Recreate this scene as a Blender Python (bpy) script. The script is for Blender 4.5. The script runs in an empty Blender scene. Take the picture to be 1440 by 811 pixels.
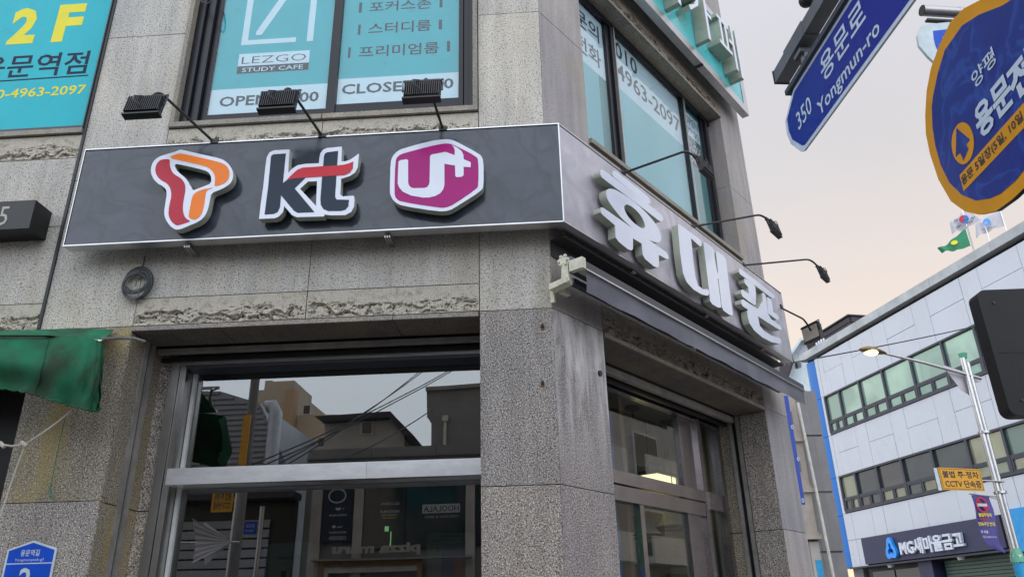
import bpy, bmesh, math, random
from mathutils import Vector, Matrix, noise
from mathutils.geometry import tessellate_polygon
random.seed(7)
R = math.radians
scn = bpy.context.scene
col = scn.collection

# ------------------------------------------------------------------ camera
F_PX, PX, PY = 1086.0, 720.0, 405.5
PITCH, ROLL = R(23.34), R(-1.385)
fw = Vector((0, math.cos(PITCH), math.sin(PITCH)))
up0 = Vector((0, -math.sin(PITCH), math.cos(PITCH)))
rt0 = Vector((1, 0, 0))
rt = math.cos(ROLL) * rt0 + math.sin(ROLL) * up0
up = -math.sin(ROLL) * rt0 + math.cos(ROLL) * up0
CAM = Vector((0, 0, 1.6))
cam_data = bpy.data.cameras.new('camera')
cam = bpy.data.objects.new('camera', cam_data)
col.objects.link(cam)
cam.matrix_world = Matrix.Translation(CAM) @ Matrix((rt, up, -fw)).transposed().to_4x4()
cam_data.sensor_width = 36
cam_data.lens = 36 * F_PX / 1440
cam_data.clip_start = 0.05
cam_data.clip_end = 2000
scn.camera = cam

# ------------------------------------------------------------------ sky, sun, exposure
SUN_AZ, SUN_EL = R(24), R(5)          # azimuth clockwise from +Y
world = bpy.data.worlds.new("World")
scn.world = world
world.use_nodes = True
wt = world.node_tree
wt.nodes.clear()
def wn(t, **k):
    n = wt.nodes.new(t)
    for a, b in k.items():
        setattr(n, a, b)
    return n
w_out = wn('ShaderNodeOutputWorld')
bg_sky = wn('ShaderNodeBackground'); bg_cloud = wn('ShaderNodeBackground'); addsh = wn('ShaderNodeMixShader'); addsh.inputs[0].default_value = 0.9
sky = wn('ShaderNodeTexSky', sky_type='NISHITA', sun_disc=False, sun_elevation=SUN_EL, sun_rotation=SUN_AZ)
wt.links.new(sky.outputs[0], bg_sky.inputs[0]); bg_sky.inputs[1].default_value = 0.05
tc = wn('ShaderNodeTexCoord')
dotn = wn('ShaderNodeVectorMath', operation='DOT_PRODUCT')
dotn.inputs[1].default_value = (math.sin(SUN_AZ), math.cos(SUN_AZ), 0)
wt.links.new(tc.outputs['Generated'], dotn.inputs[0])
ramp_az = wn('ShaderNodeMapRange'); ramp_az.inputs[1].default_value = -0.6; ramp_az.inputs[2].default_value = 0.97
ramp_az.interpolation_type = 'SMOOTHSTEP'
wt.links.new(dotn.outputs['Value'], ramp_az.inputs[0])
sep = wn('ShaderNodeSeparateXYZ'); wt.links.new(tc.outputs['Generated'], sep.inputs[0])
ramp_el = wn('ShaderNodeMapRange'); ramp_el.inputs[1].default_value = 0.0; ramp_el.inputs[2].default_value = 0.75
wt.links.new(sep.outputs['Z'], ramp_el.inputs[0])
def cr(stops):
    n = wn('ShaderNodeValToRGB')
    while len(n.color_ramp.elements) < len(stops):
        n.color_ramp.elements.new(0.5)
    for e, (p, c) in zip(n.color_ramp.elements, stops):
        e.position = p; e.color = (*c, 1)
    return n
c_sun = cr([(0, (0.76, 0.575, 0.45)), (0.35, (0.75, 0.64, 0.565)), (0.65, (0.585, 0.56, 0.57)), (1, (0.50, 0.505, 0.57))])
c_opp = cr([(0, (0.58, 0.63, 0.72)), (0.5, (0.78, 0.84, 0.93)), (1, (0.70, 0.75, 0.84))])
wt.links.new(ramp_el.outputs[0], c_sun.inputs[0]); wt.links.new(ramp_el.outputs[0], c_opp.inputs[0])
mixc = wn('ShaderNodeMix', data_type='RGBA')
wt.links.new(ramp_az.outputs[0], mixc.inputs['Factor'])
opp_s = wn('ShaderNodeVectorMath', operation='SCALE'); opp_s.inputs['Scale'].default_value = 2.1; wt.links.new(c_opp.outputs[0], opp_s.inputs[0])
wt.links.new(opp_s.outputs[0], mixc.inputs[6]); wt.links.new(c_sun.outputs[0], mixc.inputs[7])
cn = wn('ShaderNodeTexNoise'); cn.inputs['Scale'].default_value = 2.2; cn.inputs['Detail'].default_value = 4
cmap = wn('ShaderNodeMapping'); cmap.inputs['Scale'].default_value = (1, 1, 2.5)
wt.links.new(tc.outputs['Generated'], cmap.inputs[0]); wt.links.new(cmap.outputs[0], cn.inputs['Vector'])
cmr = wn('ShaderNodeMapRange'); cmr.inputs[3].default_value = 0.93; cmr.inputs[4].default_value = 1.07
wt.links.new(cn.outputs['Fac'], cmr.inputs[0])
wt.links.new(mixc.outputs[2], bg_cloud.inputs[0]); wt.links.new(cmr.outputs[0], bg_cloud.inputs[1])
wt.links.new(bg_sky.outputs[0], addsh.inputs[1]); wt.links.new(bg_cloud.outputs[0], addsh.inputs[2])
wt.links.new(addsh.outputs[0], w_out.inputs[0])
sun_d = bpy.data.lights.new('sun', 'SUN'); sun_d.energy = 0.6; sun_d.angle = R(12); sun_d.color = (1, 0.85, 0.7)
sun = bpy.data.objects.new('sun', sun_d); col.objects.link(sun)
sdir = Vector((math.sin(SUN_AZ) * math.cos(SUN_EL), math.cos(SUN_AZ) * math.cos(SUN_EL), math.sin(SUN_EL)))
sun.rotation_euler = sdir.to_track_quat('Z', 'Y').to_euler()
vs = scn.view_settings
vs.view_transform = 'Standard'; vs.look = 'None'; vs.gamma = 1; vs.exposure = 0.45
scn.render.use_motion_blur = False

# ------------------------------------------------------------------ frames and helpers
def ray(px, py):
    return (fw * F_PX + rt * (px - PX) - up * (py - PY)).normalized()

class Frame:
    """a vertical plane: u runs along it, w comes out of it towards the viewer, z is height"""
    def __init__(s, o, deg):
        a = R(deg); s.deg = deg; s.o = Vector(o)
        s.x = Vector((math.cos(a), math.sin(a), 0)); s.n = Vector((math.sin(a), -math.cos(a), 0))
        s.M = Matrix.Translation(s.o) @ Matrix.Rotation(a, 4, 'Z')
    def uv(s, px, py, w=0.0):
        d = ray(px, py); t = (s.o + s.n * w - CAM).dot(s.n) / d.dot(s.n)
        p = CAM + d * t
        return (p - s.o).dot(s.x), p.z
    def uvw(s, px, py, w=0.0):
        u, z = s.uv(px, py, w); return (u, w, z)
    def poly(s, w, ox, oy, k, pts):
        return [s.uv(ox + x / k, oy + y / k, w) for x, y in pts]
    def P(s, u, w, z):
        return s.o + s.x * u + s.n * w + Vector((0, 0, z))

LF = Frame((0.2779, 5.0, 0), -3.03)      # long shopfront
RF = Frame((0.2779, 5.0, 0), 51.42)      # side street front
MG = Frame((14.213, 35.026, 0), -78.4)   # bank building across the junction
WF = Frame((0, 0, 0), 0)                 # world

def chaikin(p, n=1):
    for _ in range(n):
        q = []
        for i in range(len(p)):
            a, b = p[i], p[(i + 1) % len(p)]
            q.append((a[0] * .75 + b[0] * .25, a[1] * .75 + b[1] * .25))
            q.append((a[0] * .25 + b[0] * .75, a[1] * .25 + b[1] * .75))
        p = q
    return p

_txt = {}
def text_mesh(s, bold):
    k = (s, bold)
    if k not in _txt:
        c = bpy.data.curves.new('lettering', 'FONT'); c.body = s; c.resolution_u = 2; c.offset = bold
        o = bpy.data.objects.new('lettering', c); col.objects.link(o)
        dg = bpy.context.evaluated_depsgraph_get(); ev = o.evaluated_get(dg); me = ev.to_mesh()
        V = [(v.co.x, v.co.y) for v in me.vertices]; Fc = [tuple(p.vertices) for p in me.polygons]
        ec = {}
        for f in Fc:
            for i in range(len(f)):
                a, b = f[i], f[(i + 1) % len(f)]
                ec[(min(a, b), max(a, b))] = ec.get((min(a, b), max(a, b)), 0) + 1
        E_ = [e for e, n in ec.items() if n == 1]
        ev.to_mesh_clear(); bpy.data.objects.remove(o); bpy.data.curves.remove(c)
        _txt[k] = (V, Fc, E_)
    return _txt[k]

class MB:
    def __init__(s): s.v = []; s.f = []; s.mi = []; s.sm = []
    def add(s, vs, fs, mi=0, smooth=False):
        b = len(s.v)
        s.v += [(u, -w, z) for u, w, z in vs]
        for f in fs:
            s.f.append(tuple(b + i for i in f)); s.mi.append(mi); s.sm.append(smooth)
        return s
    def box(s, u0, u1, w0, w1, z0, z1, mi=0):
        vs = [(u, w, z) for u in (u0, u1) for w in (w0, w1) for z in (z0, z1)]
        return s.add(vs, [(0, 1, 3, 2), (4, 6, 7, 5), (0, 4, 5, 1), (2, 3, 7, 6), (0, 2, 6, 4), (1, 5, 7, 3)], mi)
    def hexa(s, a, b, mi=0):
        """a, b: two quads of (u,w,z)"""
        return s.add(list(a) + list(b), [(0, 1, 2, 3), (7, 6, 5, 4), (0, 4, 5, 1), (1, 5, 6, 2), (2, 6, 7, 3), (3, 7, 4, 0)], mi)
    def prism(s, poly, w0, w1, mi=0, holes=(), mi_side=None, back=True):
        loops = [list(poly)] + [list(h) for h in holes]
        flat = [p for l in loops for p in l]; n = len(flat)
        tris = tessellate_polygon([[Vector((p[0], p[1], 0)) for p in l] for l in loops])
        vs = [(p[0], w1, p[1]) for p in flat] + [(p[0], w0, p[1]) for p in flat]
        s.add(vs, [tuple(t) for t in tris], mi)
        b = len(s.v) - 2 * n
        ms = mi if mi_side is None else mi_side
        if back:
            for t in tris: s.f.append(tuple(b + n + i for i in reversed(t))); s.mi.append(ms); s.sm.append(False)
        k = 0
        for l in loops:
            for i in range(len(l)):
                a, c = b + k + i, b + k + (i + 1) % len(l)
                s.f.append((a, c, c + n, a + n)); s.mi.append(ms); s.sm.append(True)
            k += len(l)
        return s
    def flat(s, poly, w, mi=0):
        tris = tessellate_polygon([[Vector((p[0], p[1], 0)) for p in poly]])
        return s.add([(p[0], w, p[1]) for p in poly], [tuple(t) for t in tris], mi)
    def tube(s, pts, r, n=8, mi=0, cap=True):
        P = [Vector(p) for p in pts]; rr = r if isinstance(r, (list, tuple)) else [r] * len(P)
        vs = []; fs = []
        ref = None
        for i, p in enumerate(P):
            t = (P[min(i + 1, len(P) - 1)] - P[max(i - 1, 0)]).normalized()
            if ref is None:
                ref = Vector((0, 0, 1)) if abs(t.z) < .9 else Vector((1, 0, 0))
            a = (ref - t * ref.dot(t)).normalized(); b = t.cross(a); ref = a
            for k in range(n):
                an = 2 * math.pi * k / n
                q = p + (a * math.cos(an) + b * math.sin(an)) * rr[i]; vs.append(tuple(q))
        for i in range(len(P) - 1):
            for k in range(n):
                k2 = (k + 1) % n
                fs.append((i * n + k, i * n + k2, (i + 1) * n + k2, (i + 1) * n + k))
        s.add(vs, fs, mi, True)
        if cap:
            b = len(s.v) - len(vs)
            s.f.append(tuple(b + k for k in range(n))[::-1]); s.mi.append(mi); s.sm.append(False)
            s.f.append(tuple(b + (len(P) - 1) * n + k for k in range(n))); s.mi.append(mi); s.sm.append(False)
        return s
    def text(s, t, u0, u1, z0, z1, w, mi=0, bold=0.0, mirror=False, depth=0.0, mi_side=None):
        V, Fc, E_ = text_mesh(t, bold)
        if not V: return s
        x0 = min(v[0] for v in V); x1 = max(v[0] for v in V); y0 = min(v[1] for v in V); y1 = max(v[1] for v in V)
        def m(v, ww):
            a = (v[0] - x0) / (x1 - x0); b = (v[1] - y0) / (y1 - y0)
            if mirror: a = 1 - a
            return (u0 + a * (u1 - u0), ww, z0 + b * (z1 - z0))
        s.add([m(v, w) for v in V], Fc, mi)
        if depth > 0:
            n = len(V)
            s.add([m(v, w) for v in V] + [m(v, w - depth) for v in V], [(a, b, b + n, a + n) for a, b in E_], mi if mi_side is None else mi_side)
        return s
    def textpx(s, fr, t, lb, rt_, w, **k):
        u0, z0 = fr.uv(*lb, w if 'pw' not in k else k['pw']); u1, z1 = fr.uv(*rt_, w if 'pw' not in k else k['pw'])
        k.pop('pw', None)
        return s.text(t, min(u0, u1), max(u0, u1), min(z0, z1), max(z0, z1), w, **k)
    def mesh(s, name, mats, recalc=True):
        me = bpy.data.meshes.new(name)
        me.from_pydata(s.v, [], s.f)
        for m in (mats if isinstance(mats, (list, tuple)) else [mats]): me.materials.append(m)
        me.polygons.foreach_set('material_index', s.mi)
        me.polygons.foreach_set('use_smooth', s.sm)
        if recalc:
            bm = bmesh.new(); bm.from_mesh(me); bmesh.ops.recalc_face_normals(bm, faces=bm.faces); bm.to_mesh(me); bm.free()
        if any(s.sm): me.set_sharp_from_angle(angle=R(40))
        me.update()
        return me

MW = {}
def place(o, Mworld, parent=None):
    MW[o.name] = Mworld
    if parent is None:
        o.matrix_basis = Mworld
    else:
        o.parent = parent; o.matrix_basis = MW[parent.name].inverted() @ Mworld
    col.objects.link(o)
def tag(o, label=None, cat=None, group=None, kind=None):
    for k, v in (('label', label), ('category', cat), ('group', group), ('kind', kind)):
        if v: o[k] = v
    return o
def thing(name, label, cat, fr=WF, u=0, w=0, z=0, group=None):
    o = bpy.data.objects.new(name, None); o.empty_display_size = .1
    place(o, Matrix.Translation(fr.P(u, w, z)) @ Matrix.Rotation(R(fr.deg), 4, 'Z'))
    return tag(o, label, cat, group)
def part(name, mb, mats, parent, fr=WF, label=None, kind=None, recalc=True):
    """mesh built in frame coordinates, attached to parent"""
    me = mb if isinstance(mb, bpy.types.Mesh) else mb.mesh(name, mats, recalc)
    o = bpy.data.objects.new(name, me); place(o, fr.M.copy(), parent)
    return tag(o, label, None, None, kind)
def at(name, mb, mats, parent, fr, u, w, z, **k):
    """like part, but with its own origin at (u,w,z); mb built round 0"""
    me = mb if isinstance(mb, bpy.types.Mesh) else mb.mesh(name, mats)
    o = bpy.data.objects.new(name, me)
    place(o, Matrix.Translation(fr.P(u, w, z)) @ Matrix.Rotation(R(fr.deg), 4, 'Z'), parent)
    return tag(o, **k)

# ------------------------------------------------------------------ materials
class NT:
    def __init__(s, name):
        s.m = bpy.data.materials.new(name); s.m.use_nodes = True; s.t = s.m.node_tree; s.t.nodes.clear()
        s.out = s.n('ShaderNodeOutputMaterial'); s.tc = s.n('ShaderNodeTexCoord')
    def n(s, t, **k):
        n = s.t.nodes.new(t)
        for a, b in k.items():
            if a.startswith('i_'):
                key = a[2:].replace('_', ' ')
                n.inputs[int(key) if key.isdigit() else key].default_value = b
            else: setattr(n, a, b)
        return n
    def l(s, a, b): s.t.links.new(a, b)
    def noise(s, scale, detail=3, rough=.5, dist=0, vec=None, sc=(1, 1, 1)):
        mp = s.n('ShaderNodeMapping'); mp.inputs['Scale'].default_value = sc
        s.l(vec or s.tc.outputs['Object'], mp.inputs[0])
        n = s.n('ShaderNodeTexNoise'); n.inputs['Scale'].default_value = scale; n.inputs['Detail'].default_value = detail
        n.inputs['Roughness'].default_value = rough; n.inputs['Distortion'].default_value = dist
        s.l(mp.outputs[0], n.inputs['Vector']); return n.outputs['Fac']
    def ramp(s, fac, stops, interp='LINEAR'):
        n = s.n('ShaderNodeValToRGB'); n.color_ramp.interpolation = interp
        while len(n.color_ramp.elements) < len(stops): n.color_ramp.elements.new(.5)
        for e, (p, c) in zip(n.color_ramp.elements, stops):
            e.position = p; e.color = (*c, 1) if isinstance(c, tuple) else (c, c, c, 1)
        s.l(fac, n.inputs[0]); return n.outputs[0]
    def mix(s, fac, a, b, mode='MIX'):
        n = s.n('ShaderNodeMix', data_type='RGBA', blend_type=mode)
        for v, i in ((fac, 0), (a, 6), (b, 7)):
            if isinstance(v, (int, float)): n.inputs[i].default_value = v
            elif isinstance(v, tuple): n.inputs[i].default_value = (*v, 1)
            else: s.l(v, n.inputs[i])
        return n.outputs[2]
    def bsdf(s, color, rough=.6, metal=0, spec=.5, bump=None, bstr=.3, bdist=.003, coat=0, emis=None, estr=0, alpha=None, trans=0):
        b = s.n('ShaderNodeBsdfPrincipled')
        for v, i in ((color, 'Base Color'), (rough, 'Roughness'), (metal, 'Metallic')):
            if isinstance(v, (int, float)): b.inputs[i].default_value = v
            elif isinstance(v, tuple): b.inputs[i].default_value = (*v, 1)
            else: s.l(v, b.inputs[i])
        b.inputs['Specular IOR Level'].default_value = spec
        if coat: b.inputs['Coat Weight'].default_value = coat; b.inputs['Coat Roughness'].default_value = .03
        if trans: b.inputs['Transmission Weight'].default_value = trans
        if emis: b.inputs['Emission Color'].default_value = (*emis, 1); b.inputs['Emission Strength'].default_value = estr
        if bump is not None:
            bn = s.n('ShaderNodeBump'); bn.inputs['Strength'].default_value = bstr; bn.inputs['Distance'].default_value = bdist
            s.l(bump, bn.inputs['Height']); s.l(bn.outputs[0], b.inputs['Normal'])
        s.l(b.outputs[0], s.out.inputs[0]); return b

def simple(name, c, rough=.5, metal=0, var=.15, vs_=6, spec=.5, coat=0, bstr=.0):
    t = NT(name); n = t.noise(vs_, 5, .6)
    lo = tuple(x * (1 - var) for x in c); hi = tuple(min(1, x * (1 + var)) for x in c)
    colr = t.ramp(n, [(.3, lo), (.7, hi)])
    rr = t.n('ShaderNodeMapRange'); rr.inputs[3].default_value = max(0, rough - .08); rr.inputs[4].default_value = min(1, rough + .08)
    t.l(n, rr.inputs[0])
    t.bsdf(colr, rr.outputs[0], metal, spec, bump=t.noise(60, 3) if bstr else None, bstr=bstr, coat=coat)
    return t.m

def granite(name, dark, mid, light, scale=105, stain=(.33, .26, .12), stain_amt=.25, wash=0.0, contrast=1.0):
    t = NT(name)
    n1 = t.noise(scale, 2, .6); n2 = t.noise(scale * .55, 2, .5); v = t.n('ShaderNodeTexVoronoi'); v.inputs['Scale'].default_value = scale * .8
    t.l(t.tc.outputs['Object'], v.inputs['Vector'])
    base = t.ramp(n1, [(.36, dark), (.46, mid), (.56, mid), (.66, light)])
    sp = t.ramp(n2, [(.36, 0.0), (.42, 1.0)])
    base = t.mix(.55 * contrast, base, sp, 'MULTIPLY')
    cs = t.ramp(v.outputs['Color'], [(0, (.93, .9, .9)), (.5, (1, 1, 1)), (1, (1.0, .93, .86))])
    base = t.mix(.6, base, cs, 'MULTIPLY')
    # large soft weathering, vertical streaks, per panel tone
    big = t.noise(1.3, 4, .55); base = t.mix(1, base, t.ramp(big, [(.3, (.83, .84, .86)), (.7, (1.06, 1.04, 1.0))]), 'MULTIPLY')
    st = t.noise(9, 4, .6, sc=(1, 1, .12)); base = t.mix(1, base, t.ramp(st, [(.35, .80), (.6, 1.0)]), 'MULTIPLY')
    ym = t.ramp(t.noise(2.1, 3, .5, .3, sc=(1.2, 1.2, .45)), [(.52, 0.0), (.72, 1.0)])
    mm = t.n('ShaderNodeMath', operation='MULTIPLY', i_1=stain_amt); t.l(ym, mm.inputs[0])
    base = t.mix(mm.outputs[0], base, stain)
    oi = t.n('ShaderNodeObjectInfo')
    base = t.mix(1, base, t.ramp(oi.outputs['Random'], [(0, (.86, .88, .91)), (.5, (.98, .97, .96)), (1, (1.08, 1.05, 1.01))]), 'MULTIPLY')
    if wash:
        # limey run-off that starts under the upper joint of this stone
        wm = t.ramp(t.noise(4.5, 5, .65, .4, sc=(1.8, 1.8, .35)), [(.40, 0.0), (.60, 1.0)])
        z = t.n('ShaderNodeSeparateXYZ'); t.l(t.tc.outputs['Object'], z.inputs[0])
        zr = t.n('ShaderNodeMapRange'); zr.inputs[1].default_value = 2.45; zr.inputs[2].default_value = 3.2; t.l(z.outputs['Z'], zr.inputs[0])
        k = t.n('ShaderNodeMath', operation='MULTIPLY'); t.l(wm, k.inputs[0]); t.l(zr.outputs[0], k.inputs[1])
        k2 = t.n('ShaderNodeMath', operation='MULTIPLY', i_1=wash); t.l(k.outputs[0], k2.inputs[0])
        base = t.mix(k2.outputs[0], base, (.60, .58, .57))
    t.bsdf(base, .62, 0, .35, bump=n1, bstr=.35, bdist=.002)
    return t.m

M = {}
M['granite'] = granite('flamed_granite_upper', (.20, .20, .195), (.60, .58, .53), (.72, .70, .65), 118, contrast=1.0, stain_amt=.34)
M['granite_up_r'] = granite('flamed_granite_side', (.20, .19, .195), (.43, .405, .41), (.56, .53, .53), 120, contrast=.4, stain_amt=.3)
M['granite_low'] = granite('polished_granite_lower', (.035, .03, .028), (.36, .325, .295), (.92, .87, .82), 118, contrast=1.15, stain_amt=.10)
M['granite_wash'] = granite('granite_with_lime_runs', (.05, .045, .045), (.38, .335, .32), (.90, .85, .83), 115, contrast=.9, stain_amt=.08, wash=.95)
M['granite_moss'] = granite('granite_yellow_lichen', (.05, .045, .035), (.31, .28, .22), (.72, .66, .56), 112, contrast=.9, stain=(.36, .27, .05), stain_amt=.75)
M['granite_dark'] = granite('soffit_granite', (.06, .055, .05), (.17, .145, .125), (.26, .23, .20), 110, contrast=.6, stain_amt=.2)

def roughmat(name, dark, mid, light):
    t = NT(name)
    n2 = t.noise(150, 2, .6); n1 = t.noise(16, 6, .7, .6)
    b = t.ramp(n2, [(.36, dark), (.46, mid), (.56, mid), (.66, light)])
    b = t.mix(1, b, t.ramp(n1, [(.28, (.55, .50, .45)), (.5, (1, .98, .94)), (.75, (1.05, 1.03, 1.0))]), 'MULTIPLY')
    g_ = t.n('ShaderNodeNewGeometry'); pt_ = t.ramp(g_.outputs['Pointiness'], [(.40, (.25, .22, .20)), (.485, (1, 1, 1)), (.56, (1.12, 1.1, 1.08))])
    b = t.mix(.8, b, pt_, 'MULTIPLY')
    t.bsdf(b, .85, 0, .2, bump=t.noise(55, 5, .7), bstr=.5, bdist=.006); return t.m
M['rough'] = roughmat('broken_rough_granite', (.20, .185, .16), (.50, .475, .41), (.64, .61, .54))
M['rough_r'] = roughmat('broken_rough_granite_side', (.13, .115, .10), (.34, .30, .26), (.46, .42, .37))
M['joint'] = simple('dark_mortar', (.055, .05, .045), .9)
M['sill'] = granite('sill_granite', (.16, .15, .14), (.36, .33, .28), (.48, .45, .40), 110, contrast=.4, stain_amt=.35)
M['black_al'] = simple('black_aluminium', (.010, .011, .015), .3, .0, spec=.35)
M['grey_al'] = simple('dark_grey_aluminium', (.04, .045, .06), .35, .0, spec=.4)
def brushed(name, c, r=.22, sc=(3, 40, 600), amt=.1):
    t = NT(name); n = t.noise(3, 4, .6, sc=sc); g = t.noise(7, 5, .7)
    cc = t.ramp(g, [(.25, tuple(x * .82 for x in c)), (.6, c)])
    rr = t.n('ShaderNodeMapRange'); rr.inputs[3].default_value = max(.03, r - amt); rr.inputs[4].default_value = r + amt; t.l(n, rr.inputs[0])
    t.bsdf(cc, rr.outputs[0], 1.0, .5, bump=n, bstr=.08, bdist=.001); return t.m
M['steel'] = brushed('brushed_stainless_steel', (.80, .79, .80), .42)
M['steel_post'] = brushed('dull_stainless_frame', (.46, .45, .44), .32)
M['alu_trim'] = brushed('aluminium_sign_edge', (.60, .60, .61), .36)
M['galv'] = brushed('galvanised_pole_steel', (.58, .57, .56), .3, sc=(1, 1, 1))
M['rust'] = simple('rusty_steel', (.16, .07, .03), .85)
M['rail'] = simple('old_painted_shutter_rail', (.30, .28, .26), .55, .3, var=.3)

t = NT('brushed_transom_steel'); bb_ = t.bsdf(t.ramp(t.noise(5, 5, .7, sc=(1, 1, 3)), [(.3, (.76, .77, .79)), (.6, (.93, .94, .96))]), .34, 1.0)
bb_.inputs['Anisotropic'].default_value = .85; tg = t.n('ShaderNodeTangent', direction_type='RADIAL', axis='Z'); t.l(tg.outputs[0], bb_.inputs['Tangent'])
M['transom'] = t.m
def panelmat(name, c, rough, smear=.35, spec=.5):
    t = NT(name)
    sw = t.ramp(t.noise(1.6, 3, .5, 2.2), [(.44, 0.0), (.50, 1.0), (.56, 0.0)])
    sm = t.ramp(t.noise(3.2, 5, .6, .8), [(.4, 0.0), (.75, 1.0)])
    cc = t.mix(sm, c, tuple(x * 1.5 for x in c)); mk = t.n('ShaderNodeMath', operation='MULTIPLY', i_1=min(1, smear * 1.3)); t.l(sw, mk.inputs[0])
    cc = t.mix(mk.outputs[0], cc, tuple(x * .45 for x in c))
    rr = t.n('ShaderNodeMapRange'); rr.inputs[3].default_value = rough; rr.inputs[4].default_value = rough + .14; t.l(sm, rr.inputs[0])
    t.bsdf(cc, rr.outputs[0], .0, spec, bump=t.noise(2.0, 2), bstr=.05, bdist=.02); return t.m
M['sign_grey'] = panelmat('glossy_grey_sign_panel', (.045, .055, .072), .10)
M['sign_side'] = panelmat('glossy_grey_sign_panel_sky_sheen', (.42, .395, .435), .16, .05, .6)  # same grey panel as the front, mirrored sky put into its colour
M['teal'] = simple('turquoise_print_film', (.006, .42, .49), .3, var=.05, spec=.25)
M['teal_ac'] = simple('turquoise_acrylic', (.10, .60, .62), .3, var=.05, coat=.2)
M['white_film'] = simple('white_print_film', (.72, .79, .88), .3, var=.03, spec=.25)
M['navy_ink'] = simple('dark_slate_ink', (.008, .018, .045), .45, var=.05, spec=.15)
M['yellow_ink'] = simple('yellow_ink', (.74, .66, .03), .4, var=.05, spec=.25)
M['white_ac'] = simple('white_acrylic_letter', (.74, .78, .88), .22, var=.03, coat=.3)
M['letter_side'] = simple('cream_letter_return', (.42, .44, .36), .4, var=.12, vs_=12)
M['red_ac'] = simple('crimson_acrylic', (.50, .035, .06), .3, var=.05, spec=.2)
M['orange_ac'] = simple('orange_acrylic', (.90, .23, .035), .3, var=.05, spec=.2)
M['magenta_ac'] = simple('magenta_acrylic', (.40, .015, .19), .3, var=.05, spec=.2)
M['coral_ac'] = simple('coral_red_acrylic', (.60, .035, .055), .3, var=.05, spec=.2)
M['ink_ac'] = simple('ink_blue_acrylic', (.022, .035, .058), .3, var=.05, spec=.2)
M['black'] = simple('black_powder_coat', (.006, .006, .007), .42)
M['black_plastic'] = simple('black_brown_plastic', (.005, .004, .004), .55, var=.25, bstr=.15)
M['blue_sign'] = simple('royal_blue_reflective_sheet', (.002, .012, .24), .3, var=.10, vs_=2.5, spec=.3)
M['white_sheet'] = simple('white_reflective_sheet', (.50, .58, .68), .4, var=.06)
M['gold_sheet'] = simple('amber_reflective_sheet', (.62, .27, .006), .35, var=.08, spec=.25)
t = NT('creased_dark_blue_film'); cz = t.noise(4, 3, .5, 1.2)
t.bsdf(t.ramp(cz, [(.42, (.003, .018, .19)), (.50, (.004, .026, .24)), (.53, (.012, .055, .30)), (.58, (.003, .02, .20))]), (.28), 0, .35, bump=cz, bstr=.1); M['oval_blue'] = t.m
M['sign_white'] = simple('pale_grey_painted_sheet', (.52, .60, .62), .4)
M['bright_blue'] = simple('blue_print', (.008, .07, .50), .35, spec=.25)
M['green_tarp'] = None
def fabric(name, c, c2, sc=3, rough=.75, fold=14):
    t = NT(name); n = t.noise(sc, 5, .6, .6); w = t.noise(400, 2)
    t.bsdf(t.ramp(n, [(.38, c2), (.62, c)]), rough, 0, .3, bump=t.noise(fold, 4, .6, sc=(1, 1, .4)), bstr=.35, bdist=.01); return t.m
M['green_tarp'] = fabric('faded_green_tarpaulin', (.008, .16, .075), (.02, .05, .028), 2.2, .85)
M['awning_grey'] = fabric('grey_awning_fabric', (.17, .17, .195), (.13, .13, .155), 2.0, .7, 3)
M['cream_cast'] = simple('cream_cast_bracket', (.62, .60, .47), .45, var=.2, vs_=20)
M['dark_gap'] = simple('dark_underside_sheet', (.03, .03, .032), .6)
M['mg_panel'] = simple('pale_blue_white_composite_panel', (.53, .555, .60), .28, var=.05, vs_=.5, coat=.2)
M['mg_blue'] = simple('azure_composite_column', (.008, .15, .50), .35, var=.08, vs_=.8)
M['mg_navy'] = simple('indigo_sign_panel', (.028, .032, .075), .5)
M['mg_sky'] = simple('sky_blue_sign_panel', (.02, .30, .66), .5)
M['mg_cap'] = simple('weathered_parapet_capping', (.40, .42, .42), .5, var=.25, vs_=1.2)
M['silver_paint'] = simple('silver_letter', (.62, .66, .74), .35, .2)
M['azure'] = simple('azure_logo', (.01, .28, .85), .3, coat=.3)
M['dark_roof'] = simple('dark_brown_lap_siding', (.045, .035, .045), .7, var=.25)
M['concrete'] = simple('weathered_render', (.27, .265, .255), .85, var=.18, vs_=1.5, bstr=.2)
M['concrete_dk'] = simple('dark_grey_render', (.235, .225, .225), .85, var=.15, vs_=1.5)
M['cream_wall'] = simple('cream_rendered_wall', (.46, .43, .39), .8, var=.15, vs_=2)
M['beige_stone'] = simple('beige_pilaster_stone', (.42, .36, .31), .8, var=.2, vs_=2)
M['pipe_cream'] = simple('cream_pvc_pipe', (.62, .60, .52), .4)
M['blue_board'] = simple('deep_blue_board', (.006, .05, .36), .4, var=.1)
M['orange_wall'] = simple('orange_apartment_render', (.46, .32, .22), .85, var=.08, vs_=.3)
M['tan_wall'] = simple('tan_apartment_render', (.48, .42, .35), .85, var=.08, vs_=.3)
M['corr'] = simple('grey_corrugated_sheet', (.34, .36, .40), .5, .2, var=.12, vs_=1)
M['win_dark'] = simple('dark_window_glass', (.03, .04, .045), .08, var=.2, vs_=.6, spec=.8)
M['frame_white'] = simple('white_window_frame', (.62, .62, .60), .5)
M['brown_frame'] = simple('brown_timber_frame', (.30, .17, .08), .6)
M['asphalt'] = simple('asphalt', (.055, .055, .058), .9, var=.3, vs_=30, bstr=.3)
M['paver'] = simple('concrete_paver', (.26, .24, .22), .85, var=.2, vs_=4)
M['road_white'] = simple('road_paint_white', (.7, .7, .68), .7)
M['road_yellow'] = simple('road_paint_yellow', (.7, .45, .05), .7)
M['interior'] = simple('interior_wall_paint', (.26, .25, .255), .8)
M['interior_ceiling'] = simple('interior_ceiling_board', (.34, .36, .33), .8)
M['interior_floor'] = simple('interior_floor_tile', (.12, .11, .10), .35)
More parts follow.
